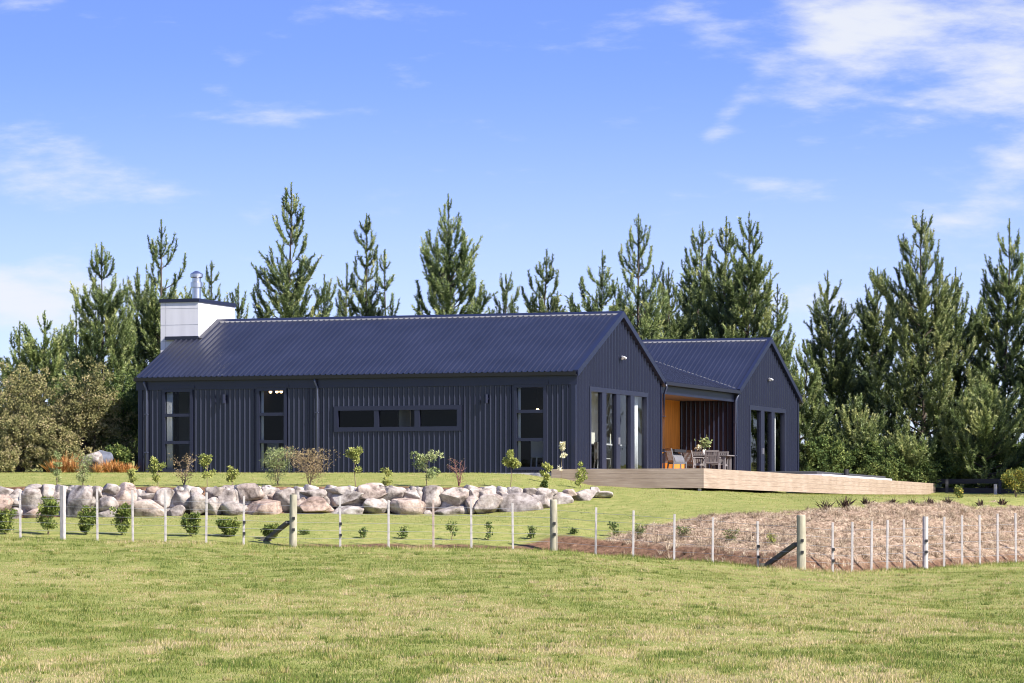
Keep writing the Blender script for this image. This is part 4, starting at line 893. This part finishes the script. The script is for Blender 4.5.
for i, (u, y, vt, wd, lab) in enumerate(HS): sapling(u, y, vt, wd, lab, 'shrub', 'bush', 'shrub', 'young shrubs behind the fence', 200 + i, name='shrub', dens=1.0)
SD = [(305, 97.4, 531, 'leftmost'), (363, 97.0, 527, 'second'), (403, 97.0, 527, 'third'), (452, 97.0, 521, 'fourth'), (488, 97.2, 523, 'fifth'), (531, 97.4, 527, 'sixth'), (574, 97.2, 530, 'seventh'), (614, 97.0, 523, 'eighth')]
for i, (u, y, vt, od) in enumerate(SD): sapling(u, y, vt, 8, f'{od} from the left of the spindly seedlings in the strip of soil behind the fence', 'bushgreen', 'round', 'seedling', 'seedlings behind the fence', 300 + i, name='seedling', dens=0.25)
BD = [(640, 97.5, 524, 10, 'leftmost'), (684, 96.5, 527, 14, 'second'), (730, 95.5, 530, 14, 'third'), (772, 94.5, 532, 8, 'fourth')]
for i, (u, y, vt, wd, od) in enumerate(BD): sapling(u, y, vt, wd, f'{od} from the left of the straggly seedlings on the straw bank', 'bushgreen' if i != 3 else 'lime', 'twiggy', 'seedling', 'seedlings on the straw bank', 330 + i, name='seedling', dens=0.8)
sapling(1016, 116, 471, 22, 'yellow-flowering shrub at the right end of the straw bank', 'yellowleaf', 'bush', 'shrub', None, 400, name='shrub', dens=1.0)
sapling(959, 113, 487, 9, 'small yellowish plant in front of the dark board fence', 'yellowleaf', 'round', 'plant', None, 401, name='plant', dens=.7)

def tuft(u, y, h, n, spread, mat, label, cat, group, name, seed, w=0.02):
    rng = np.random.RandomState(seed); g = on_ground(u, y); a = rng.rand(n) * 6.28; e = rng.uniform(0.15, 1.0, n) * spread
    d = np.stack([np.cos(a) * np.sin(e), np.sin(a) * np.sin(e), np.cos(e)], 1); L = h * rng.uniform(0.55, 1.1, n)
    b = np.stack([rng.normal(0, h * 0.12, n), rng.normal(0, h * 0.12, n), np.full(n, -0.03)], 1)
    s = np.stack([-np.sin(a), np.cos(a), np.zeros(n)], 1) * w / 2
    mid = b + d * L[:, None] * 0.6; tip = b + d * L[:, None]; tip[:, 2] -= L * e * 0.18
    v = np.stack([b - s, b + s, mid + s * 0.8, tip, mid - s * 0.8], 1).reshape(-1, 3); f = np.arange(5 * n).reshape(n, 5)
    o = np_mesh(name, v, f, M[mat], None, tone=rng.rand(n), loc=g); return tag(o, label, cat, group)
FLX = [(826, 109.5, 507, 'largest but one, third batten right of the big corner post'), (845, 108.3, 507, 'tallest'), (866, 108.2, 503, 'thin pale'), (893, 108.8, 502, 'small'), (912, 109.3, 503, 'low'), (930, 110.5, 502, 'upright'), (948, 110.8, 503, 'wide'), (980, 112.5, 501, 'narrow'), (1002, 113.2, 502, 'rightmost')]
od = ['leftmost', 'second', 'third', 'fourth', 'fifth', 'sixth', 'seventh', 'eighth', 'ninth']
FH = [.34, .42, .26, .24, .24, .27, .25, .25, .28]
for i, (u, y, v, _) in enumerate(FLX):
    yy = float(np.interp((u - 512) / F * y, MX, MY)) - 0.35
    tuft(u, yy, FH[i] * 1.15, 40, 0.9, 'flax', f'dark spiky flax clump, {od[i]} from the left along the top of the straw bank', 'flax', 'flax clumps along the bank', 'flax_clump', 500 + i, 0.028)
for i, (u, yy, h, lab) in enumerate(((53, 119.7, .5, 'leftmost orange sedge tuft, under the olive shrubs'), (62, 119.5, .42, 'broad orange sedge tuft second from the left'), (70, 119.7, .68, 'tallest orange sedge tuft, left of the pale garden boulder'), (76, 119.5, .42, 'orange sedge tuft touching the left of the pale boulder'), (98, 119.3, .36, 'low orange sedge tuft right in front of the pale boulder'), (107, 119.6, .46, 'orange sedge tuft in front of the dark boulder'), (114, 119.6, .45, 'orange sedge tuft just right of the dark boulder'), (122, 119.4, .38, 'orange sedge tuft second from the house corner'), (130, 119.5, .34, 'short orange sedge tuft next to the house corner'))):
    tuft(u, yy, h * 1.15, 115, 0.8, 'orange_grass', lab, 'sedge', 'orange sedge tufts left of the house', 'orange_sedge', 600 + i, 0.022)

def bush(u, y, vtop, width, label, mat='bush', seed=0, name='bush', depth=None, leaf=(0.09, 0.045), n_per=58, nk=150, group='bushes left of the house'):
    rng = np.random.RandomState(seed); g = on_ground(u, y); H = (HOR - vtop) / F * y - g.z; Rx = width / 2 / F * y; Ry = depth or Rx * 0.8
    t = empty(name, g, 0, label, 'bush', group)
    mb = MB(); lobes = []
    for k in range(9):
        a = rng.rand() * 6.28; q = rng.uniform(0.2, 0.75); c = Vector((math.cos(a) * Rx * q, math.sin(a) * Ry * q, H * rng.uniform(0.25, 0.72))); lobes.append((c, rng.uniform(0.28, 0.46) * min(H, 2 * Rx)))
        mb.tube([Vector((c.x * 0.1, c.y * 0.1, -0.1)), Vector((c.x * 0.5, c.y * 0.5, c.z * 0.5)), c], [0.06, 0.04, 0.015], 6)
    lobes.append((Vector((0, 0, H * 0.72)), H * 0.28)); lobes.append((Vector((0, -Ry * 0.3, H * 0.3)), H * 0.3)); lobes.append((Vector((Rx * .5, -Ry * 0.4, H * 0.22)), H * 0.24)); lobes.append((Vector((-Rx * .5, -Ry * 0.4, H * 0.22)), H * 0.24))
    mb.build('trunk', M['bark'], t)
    cl = []
    for (c, r) in lobes:
        d = rand_dirs(nk // 8, rng, 0.25)
        for q in d:
            p = np.array(c) + q * r * rng.uniform(0.75, 1.08); p[2] = min(p[2], H * 0.98)
            if p[2] > 0.1: cl.append((*p, r * rng.uniform(0.13, 0.26)))
    v, f, tone = leaf_cloud(rng, np.array(cl), n_per, leaf[0], leaf[1], up=0.5); np_mesh('crown', v, f, M[mat], t, tone=tone)
bush(8, 123.5, 358, 82, 'tall olive-green bush at the left edge below the pines', 'bush', 1, nk=210)
bush(90, 122.6, 360, 78, 'tall brownish bush left of the white chimney', 'bush', 2, nk=210)
bush(48, 122.8, 372, 64, 'olive bush between the two tallest bushes left of the house', 'bush', 3)
bush(20, 121.5, 420, 60, 'lower yellow-green bush at the left edge above the lawn', 'bush', 4)
bush(62, 121.2, 428, 46, 'low olive bush behind the orange sedge', 'bush', 5)
bush(120, 123.5, 374, 50, 'dark bush tight against the left end of the house', 'bushgreen', 6)
bush(5, 119.8, 452, 26, 'small greyish shrub at the lawn edge, far left', 'bush', 7, nk=70)
bush(117, 120.9, 445, 22, 'small leafy green shrub beside the dark boulder', 'bushgreen', 8, nk=60)

for i, (u, yb, vt, wd, lab) in enumerate(((822, 153, 436, 44, 'leafy undergrowth bush at the right foot of the second gable'), (866, 154, 444, 50, 'leafy undergrowth bush behind the middle of the pool'), (908, 155, 448, 46, 'leafy undergrowth bush behind the far end of the pool'), (946, 156.5, 450, 50, 'leafy undergrowth bush behind the left end of the dark board fence'), (990, 156.5, 440, 60, 'large leafy undergrowth bush behind the right part of the dark board fence'), (1030, 156, 446, 50, 'leafy undergrowth bush at the right edge behind the dark board fence'))):
    bush(u, yb, vt, wd, lab, 'bushgreen', 800 + i, leaf=(0.13, 0.06), nk=130, group='undergrowth bushes right of the house')

# ------------------------------------------------------------------ pines
def pine(name, u, y, vtop, wpx, label, seed, dens=1.0, sparse_top=0.3, lean=0.0, z0=0.04, group='pines behind the house', tone0=0.0, shoot_w=1.0):
    rng = np.random.RandomState(seed); g = on_ground(u, y) - Vector((0, 0, 0.1)); H = (HOR - vtop) / F * y - g.z; Rm = wpx / 2 / F * y
    t = empty(name, g, 0, label, 'pine tree', group)
    bend = rng.normal(0, 0.012, 2)
    def trunk(h): s = h / H; return np.array([lean * H * s * s + bend[0] * H * math.sin(s * 5), bend[1] * H * math.sin(s * 4), h])
    mb = MB(); hs = np.linspace(0, H * 0.985, 14); r0 = 0.009 * H + 0.02
    mb.tube([trunk(h) for h in hs], [max(0.012, r0 * (1 - h / H) ** 0.9) for h in hs], 8)
    P, D, LN, TN = [], [], [], []
    def add_shoot(pts, f0, tone, nl, step=0.050):
        pts = np.array(pts); seg = np.linalg.norm(np.diff(pts, axis=0), axis=1); cum = np.concatenate([[0], np.cumsum(seg)]); n = max(2, int(cum[-1] * (1 - f0) / step))
        s = np.linspace(f0 * cum[-1], cum[-1], n); p = np.stack([np.interp(s, cum, pts[:, k]) for k in range(3)], 1); i = np.clip(np.searchsorted(cum, s) - 1, 0, len(seg) - 1); d = np.diff(pts, axis=0)[i] / seg[i][:, None]
        P.append(p); D.append(d); LN.append(nl * np.linspace(1.1, 0.75, n)); TN.append(np.full(n, tone) + np.linspace(-0.20, 0.16, n))  # paler tips, darker bases: lit tufts and shaded gaps put into the tone
    lead = rng.uniform(0.55, 1.25) * min(1.0, 0.5 + Rm / 2.2)
    add_shoot([trunk(H - lead - 0.8), trunk(H - lead / 2), trunk(H)], 0, 0.40, 0.115, 0.035)
    for _ in range(rng.randint(1, 5)):
        hb = H - lead * rng.uniform(0.35, 0.95); a_ = rng.rand() * 6.28; q_ = trunk(hb); l_ = (H - hb) * rng.uniform(0.4, 0.75); add_shoot([q_, q_ + np.array([math.cos(a_) * .35, math.sin(a_) * .35, .5]) * l_, q_ + np.array([math.cos(a_) * .5, math.sin(a_) * .5, 1.0]) * l_], 0.05, 0.45, 0.11)
    h = H * z0 * 0.5 + 0.15; htop = H - lead; tip_h = sparse_top * H * 0.62
    while h < htop + 0.05:
        s = h / H; dtop = H - h; upper = dtop < tip_h + 1.2
        prof_ = min(1.0, 0.80 + s * 0.8) * (1 - s) ** 0.60
        nb = rng.randint(5, 8) if not upper else rng.randint(3, 7)
        a0 = rng.rand() * 6.28; wl = rng.uniform(0.8, 1.15)
        for b in range(nb):
            az = a0 + b * 6.283 / nb + rng.normal(0, 0.28); l = Rm * 1.65 * prof_ * rng.uniform(0.55, 1.12) * wl + 0.15
            if upper: l = min(l, 0.52 * dtop * rng.uniform(0.65, 1.1) + 0.05)
            e0 = R(rng.uniform(2, 24) + 30 * s); e1 = R(rng.uniform(58, 84)); k = 6; p = trunk(h + rng.normal(0, 0.05)); pts = [p]; ca, sa = math.cos(az), math.sin(az); dirs = []
            for i in range(k):
                e = e0 + (e1 - e0) * (i / (k - 1)) ** 1.4; d = np.array([ca * math.cos(e), sa * math.cos(e), math.sin(e)]); p = p + d * l / k; pts.append(p); dirs.append((az, e))
            mb.tube(pts[:5], [max(0.006, 0.008 + 0.009 * l * (1 - i / 4.5)) for i in range(5)], 4, close=False)
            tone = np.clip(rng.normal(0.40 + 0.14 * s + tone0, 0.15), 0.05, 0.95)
            add_shoot(pts, 0.32 if l > 1.2 else (0.15 if l > 0.6 else 0.03), tone, 0.15)
            ns = int(l * (3.0 if upper else 5.4) * dens + rng.rand())
            for j in range(ns):
                q = rng.uniform(0.35 if upper else 0.22, 0.96) * k; i = min(k - 1, int(q)); base = pts[i] + (pts[i + 1] - pts[i]) * (q - i)
                az2 = dirs[i][0] + rng.choice([-1, 1]) * R(rng.uniform(20, 80)); e = max(R(5), dirs[i][1] + R(rng.uniform(-15, 15))); sl = rng.uniform(0.30, 0.72) * (0.75 + 0.4 * min(1, l / 2)); pp = [base]; c = base
                eT = R(82) if upper else R(rng.uniform(35, 82))
                for m in range(3):
                    ee = e + (eT - e) * (m / 2.0) * 0.95; c = c + np.array([math.cos(az2) * math.cos(ee), math.sin(az2) * math.cos(ee), math.sin(ee)]) * sl / 3; pp.append(c)
                add_shoot(pp, 0.0, np.clip(tone + rng.normal(0, 0.10), 0, 1), 0.145)
        h += rng.uniform(0.30, 0.50) if not upper else rng.uniform(0.5, 0.85)
    mb.build('trunk', M['bark'], t)
    P = np.concatenate(P); D = np.concatenate(D); LN = np.concatenate(LN); TN = np.concatenate(TN)
    per = 6; P = np.repeat(P, per, 0); D = np.repeat(D, per, 0); LN = np.repeat(LN, per); TN = np.repeat(TN, per); n = len(P)
    r = rng.normal(size=(n, 3)); r -= D * (r * D).sum(1, keepdims=True); r /= np.linalg.norm(r, axis=1, keepdims=True); al = rng.uniform(0.5, 1.1, n)[:, None]
    nd = D * np.cos(al) + r * np.sin(al); s = np.cross(nd, rng.normal(size=(n, 3))); s /= np.linalg.norm(s, axis=1, keepdims=True)
    ln = (LN * rng.uniform(0.75, 1.25, n))[:, None]; w = 0.034 * shoot_w
    P = P + D * rng.uniform(-0.03, 0.03, n)[:, None]
    v = np.stack([P - s * w / 2, P + s * w / 2, P + nd * ln], 1).reshape(-1, 3)
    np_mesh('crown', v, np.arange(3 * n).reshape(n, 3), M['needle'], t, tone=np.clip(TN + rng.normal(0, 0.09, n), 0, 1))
    return t
PINES = [
 (18, 150, 322, 60, 'short spreading pine at the left edge above the olive bushes', 1.0, .3), (45, 146, 312, 70, 'broad rounded pine second from the left edge', 1.0, .2), (76, 152, 296, 72, 'thin pine between the rounded pine and the tall pine left of the chimney', .9, .3),
 (103, 142, 243, 74, 'tall dense pine left of the white chimney', 1.1, .25), (137, 150, 268, 74, 'shorter pine just left of the white chimney', 1, .3), (161, 146, 220, 84, 'open-topped tall pine directly behind the white chimney', .9, .45), (212, 148, 262, 56, 'narrow pine right behind the steel flue', .8, .5), (237, 147, 284, 58, 'short sparse pine just right of the chimney above the roof', .8, .5),
 (289, 143, 183, 84, 'tallest pine, with a long bare leader, above the left half of the roof', .9, .42), (322, 147, 275, 68, 'low bushy pine just right of the tallest pine', .9, .4), (343, 146, 264, 34, 'narrow pine, left one of the three slim pines above the roof', .9, .4), (366, 144, 215, 44, 'middle and tallest of the three slim pines above the roof', .9, .4), (386, 147, 250, 40, 'right one of the three slim pines above the roof', .9, .35),
 (450, 142, 195, 92, 'tall wide pine with upswept shoots above the middle of the roof', 1.15, .3), (503, 148, 275, 70, 'low pine right of the wide middle pine', .9, .45), (541, 146, 250, 86, 'medium pine above the right part of the long roof', 1.1, .3), (600, 149, 252, 98, 'bushy pine just left of the main gable peak', 1.1, .35), (638, 145, 215, 72, 'open-topped tall pine just right of the main gable peak', 1.0, .45), (668, 154, 268, 92, 'shadowed lower pine above the join of the two wings', 1.1, .3),
 (697, 158, 222, 70, 'dark slim-topped pine left of the second gable peak', 1.2, .3), (722, 155, 217, 74, 'dense dark pine above the second wing roof', 1.2, .25), (749, 153, 213, 76, 'tall dense pine right above the second gable peak', 1.25, .25), (776, 158, 285, 50, 'lower pine at the right shoulder of the second gable', 1.1, .3),
 (803, 157, 345, 56, 'small pale green pine at the right end of the house', 1.3, .2), (830, 160, 271, 74, 'conical dark pine standing clear to the right of the house', 1.4, .2), (876, 163, 268, 80, 'dense pine just left of the tall leaning one', 1.3, .25), (918, 158, 210, 112, 'tall pine with a leaning open top right of the house', 1.2, .4), (958, 162, 268, 84, 'bushy yellow-green pine right of the leaning one', 1.3, .35), (1008, 160, 219, 84, 'tall narrow-topped pine at the right edge', 1.2, .3),
 (858, 155, 395, 60, 'low young pine in front of the conical dark pine', 1.4, .2), (985, 155.5, 372, 90, 'broad low pine in front at the far right, behind the dark board fence', 1.4, .2), (905, 155.5, 420, 64, 'low bushy young pine behind the end of the pool', 1.4, .2)]
protos = []
for i, (u, y, vt, w, lab, dn, sp) in enumerate(PINES):
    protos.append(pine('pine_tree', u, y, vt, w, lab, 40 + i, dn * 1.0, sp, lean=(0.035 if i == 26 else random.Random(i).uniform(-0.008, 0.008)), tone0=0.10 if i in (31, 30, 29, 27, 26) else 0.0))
def copy_tree(o, loc, rz, s, label):
    c = o.copy(); COL.objects.link(c); c.location = loc; c.rotation_euler = (0, 0, rz); c.scale = (s, s, s); c['label'] = label
    for ch_ in list(o.children):
        d = ch_.copy(); COL.objects.link(d); d.parent = c
    return c
for k, (u, y, src, s, lab) in enumerate(((1062, 158, 25, 1.0, 'dense pine first beyond the right edge'), (1118, 152, 24, 1.0, 'conical pine second beyond the right edge'), (1180, 148, 21, 0.95, 'pine third beyond the right edge'), (1250, 144, 26, 0.95, 'pine fourth beyond the right edge'), (1330, 140, 21, 0.9, 'pine fifth beyond the right edge'), (-40, 150, 13, 0.8, 'pine beyond the left edge'))):
    copy_tree(protos[src], on_ground(u, y), 1.0 + k, s, lab)

# ------------------------------------------------------------------ grass, mulch and small ground litter
def blades(name, n, ysamp, hgt, wid, seed, keep, tonef, mat, flat=False, lean=0.75):
    rng = np.random.RandomState(seed); y = ysamp(rng.rand(n), rng); x = (rng.rand(n) * 1.34 - 0.67) * 1024 / F * y
    k = keep(x, y, rng); x, y = x[k], y[k]; n = len(x); z = terrain_arr(x, y)
    h = hgt(x, y, rng); a = rng.rand(n) * 6.28; e = np.abs(rng.normal(0, lean, n)) if not flat else rng.uniform(1.1, 1.5, n)
    d = np.stack([np.cos(a) * np.sin(e), np.sin(a) * np.sin(e), np.cos(e)], 1); b = rng.rand(n) * 6.28; s = np.stack([np.cos(b), np.sin(b), np.zeros(n)], 1) * (wid * rng.uniform(0.7, 1.3, n))[:, None] / 2
    base = np.stack([x, y, z - (0.01 if not flat else -0.012)], 1); tip = base + d * h[:, None]
    if flat:
        v = np.stack([base - s, base + s, tip + s, tip - s], 1).reshape(-1, 3); f = np.arange(4 * n).reshape(n, 4)
    else:
        v = np.stack([base - s, base + s, tip], 1).reshape(-1, 3); f = np.arange(3 * n).reshape(n, 3)
    o = np_mesh(name, v, f, M[mat], None, tone=np.clip(tonef(x, y, rng), 0, 1)); return tag(o, kind='stuff')
def tuftn(x, y): return vnoise(x * 2.6, y * 1.1, 41, 3)
def dry(x, y): return vnoise(x * 0.35, y * 0.16, 42, 4) * 0.65 + vnoise(x * 1.6, y * 0.5, 43, 3) * 0.35
def pad_tone(x, y, rng):
    d = np.clip((dry(x, y) - 0.455) / 0.11, 0, 1); near = np.clip((62 - y) / 25, 0, 1)
    base = 0.25 + 0.42 * d + 0.10 * near * d; straw = rng.rand(len(x)) < (0.08 + 0.34 * d * (0.6 + 0.5 * near))
    return base + rng.normal(0, 0.22, len(x)) - 0.14 * np.clip((tuftn(x, y) - 0.55) / 0.15, 0, 1) * (vnoise(x * 0.8, y * 0.5, 77, 2) > 0.45) + straw * 0.36
def pad_h(x, y, rng): return (0.028 + 0.10 * np.clip(tuftn(x, y) - 0.33, 0, 1) ** 1.2 + 0.05 * np.clip((y - fence_y(x) + 2.6) / 1.5, 0, 1)) * rng.uniform(0.5, 1.4, len(x))
blades('paddock_grass', 950000, lambda r, g: 35 * (107 / 35) ** (r ** 0.85), pad_h, 0.0115, 1, lambda x, y, g: (y < fence_y(x) + 0.12 + 0.2 * g.rand(len(x))), pad_tone, 'grass')
def lawn_keep(x, y, g):
    cover = np.maximum(np.maximum(mulch_mask(x, y), soil_mask(x, y)), wallstrip(x, y)); inh = (x < 2.0) & (y > 115.5 + (2.0 - x) * math.tan(TH) - 0.1)
    return (y > fence_y(x) + 0.15) & (g.rand(len(x)) > cover * 0.97) & ~inh
def lawn_tone(x, y, rng): return 0.36 + 0.48 * np.clip((vnoise(x * 0.9, y * 0.8, 51, 4) - 0.35) / 0.4, 0, 1) + rng.normal(0, 0.12, len(x))
blades('lawn_grass', 230000, lambda r, g: 92 + r * 48, lambda x, y, g: 0.035 * g.uniform(0.5, 1.6, len(x)), 0.016, 2, lawn_keep, lawn_tone, 'grass')
blades('straw_mulch', 420000, lambda r, g: 91 + r * 27, lambda x, y, g: g.uniform(0.03, 0.15, len(x)), 0.011, 3, lambda x, y, g: (mulch_mask(x, y) * (1 - 0.93 * soil_mask(x, y))) > g.rand(len(x)), lambda x, y, g: g.normal(0.46, 0.24, len(x)) + 0.9 * (vnoise(x * 2.0, y * 1.6, 61, 4) - 0.5), 'straw', flat=True)

def grass_tufts(name, nc, seed, mat):
    rng = np.random.RandomState(seed); y = 36 + 62 * rng.rand(nc) ** 1.1; x = (rng.rand(nc) * 1.3 - 0.65) * 1024 / F * y; k = y < fence_y(x) - 0.1; x, y = x[k], y[k]; nc = len(x)
    nb = 46; r = rng.uniform(0.04, 0.16, nc); ct = np.clip(rng.normal(0.40, 0.26, nc), 0, 1); ch = rng.uniform(0.04, 0.10, nc)
    a = rng.rand(nc, nb) * 6.28; q = np.sqrt(rng.rand(nc, nb)); X = (x[:, None] + np.cos(a) * q * r[:, None]).ravel(); Y = (y[:, None] + np.sin(a) * q * r[:, None]).ravel(); Z = terrain_arr(X, Y)
    n = len(X); e = (q * rng.uniform(0.3, 1.2, (nc, nb))).ravel(); a = (a + rng.normal(0, 0.5, (nc, nb))).ravel(); L = (ch[:, None] * rng.uniform(0.5, 1.3, (nc, nb))).ravel()
    d = np.stack([np.cos(a) * np.sin(e), np.sin(a) * np.sin(e), np.cos(e)], 1); b = rng.rand(n) * 6.28; s_ = np.stack([np.cos(b), np.sin(b), np.zeros(n)], 1) * 0.006
    P = np.stack([X, Y, Z - 0.01], 1); v = np.stack([P - s_, P + s_, P + d * L[:, None]], 1).reshape(-1, 3)
    o = np_mesh(name, v, np.arange(3 * n).reshape(n, 3), M[mat], None, tone=np.clip(np.repeat(ct, nb) + rng.normal(0, 0.13, n), 0, 1)); return tag(o, kind='stuff')
grass_tufts('paddock_tufts', 1500, 71, 'grass')

def bank_tufts(name, nc, seed):
    """dead grass tufts standing in the straw on the bank"""
    rng = np.random.RandomState(seed); x = rng.uniform(1.5, 18, nc); y = 91 + 26 * rng.rand(nc); k = mulch_mask(x, y) > rng.rand(nc) + 0.15; x, y = x[k], y[k]; nc = len(x); nb = 22
    a = rng.rand(nc, nb) * 6.28; q = np.sqrt(rng.rand(nc, nb)); r = rng.uniform(0.03, 0.12, nc)[:, None]; X = (x[:, None] + np.cos(a) * q * r).ravel(); Y = (y[:, None] + np.sin(a) * q * r).ravel(); Z = terrain_arr(X, Y); n = len(X)
    e = (q * rng.uniform(0.4, 1.45, (nc, nb))).ravel(); L = (rng.uniform(0.06, 0.20, nc)[:, None] * rng.uniform(0.5, 1.2, (nc, nb))).ravel(); a = a.ravel() + rng.normal(0, 0.5, n)
    d = np.stack([np.cos(a) * np.sin(e), np.sin(a) * np.sin(e), np.cos(e)], 1); b = rng.rand(n) * 6.28; w = np.stack([np.cos(b), np.sin(b), np.zeros(n)], 1) * 0.006; P = np.stack([X, Y, Z - 0.01], 1)
    o = np_mesh(name, np.stack([P - w, P + w, P + d * L[:, None]], 1).reshape(-1, 3), np.arange(3 * n).reshape(n, 3), M['straw'], None, tone=np.clip(np.repeat(rng.normal(0.5, 0.26, nc), nb) + rng.normal(0, 0.12, n), 0, 1)); return tag(o, kind='stuff')
bank_tufts('bank_dry_grass', 9000, 91)
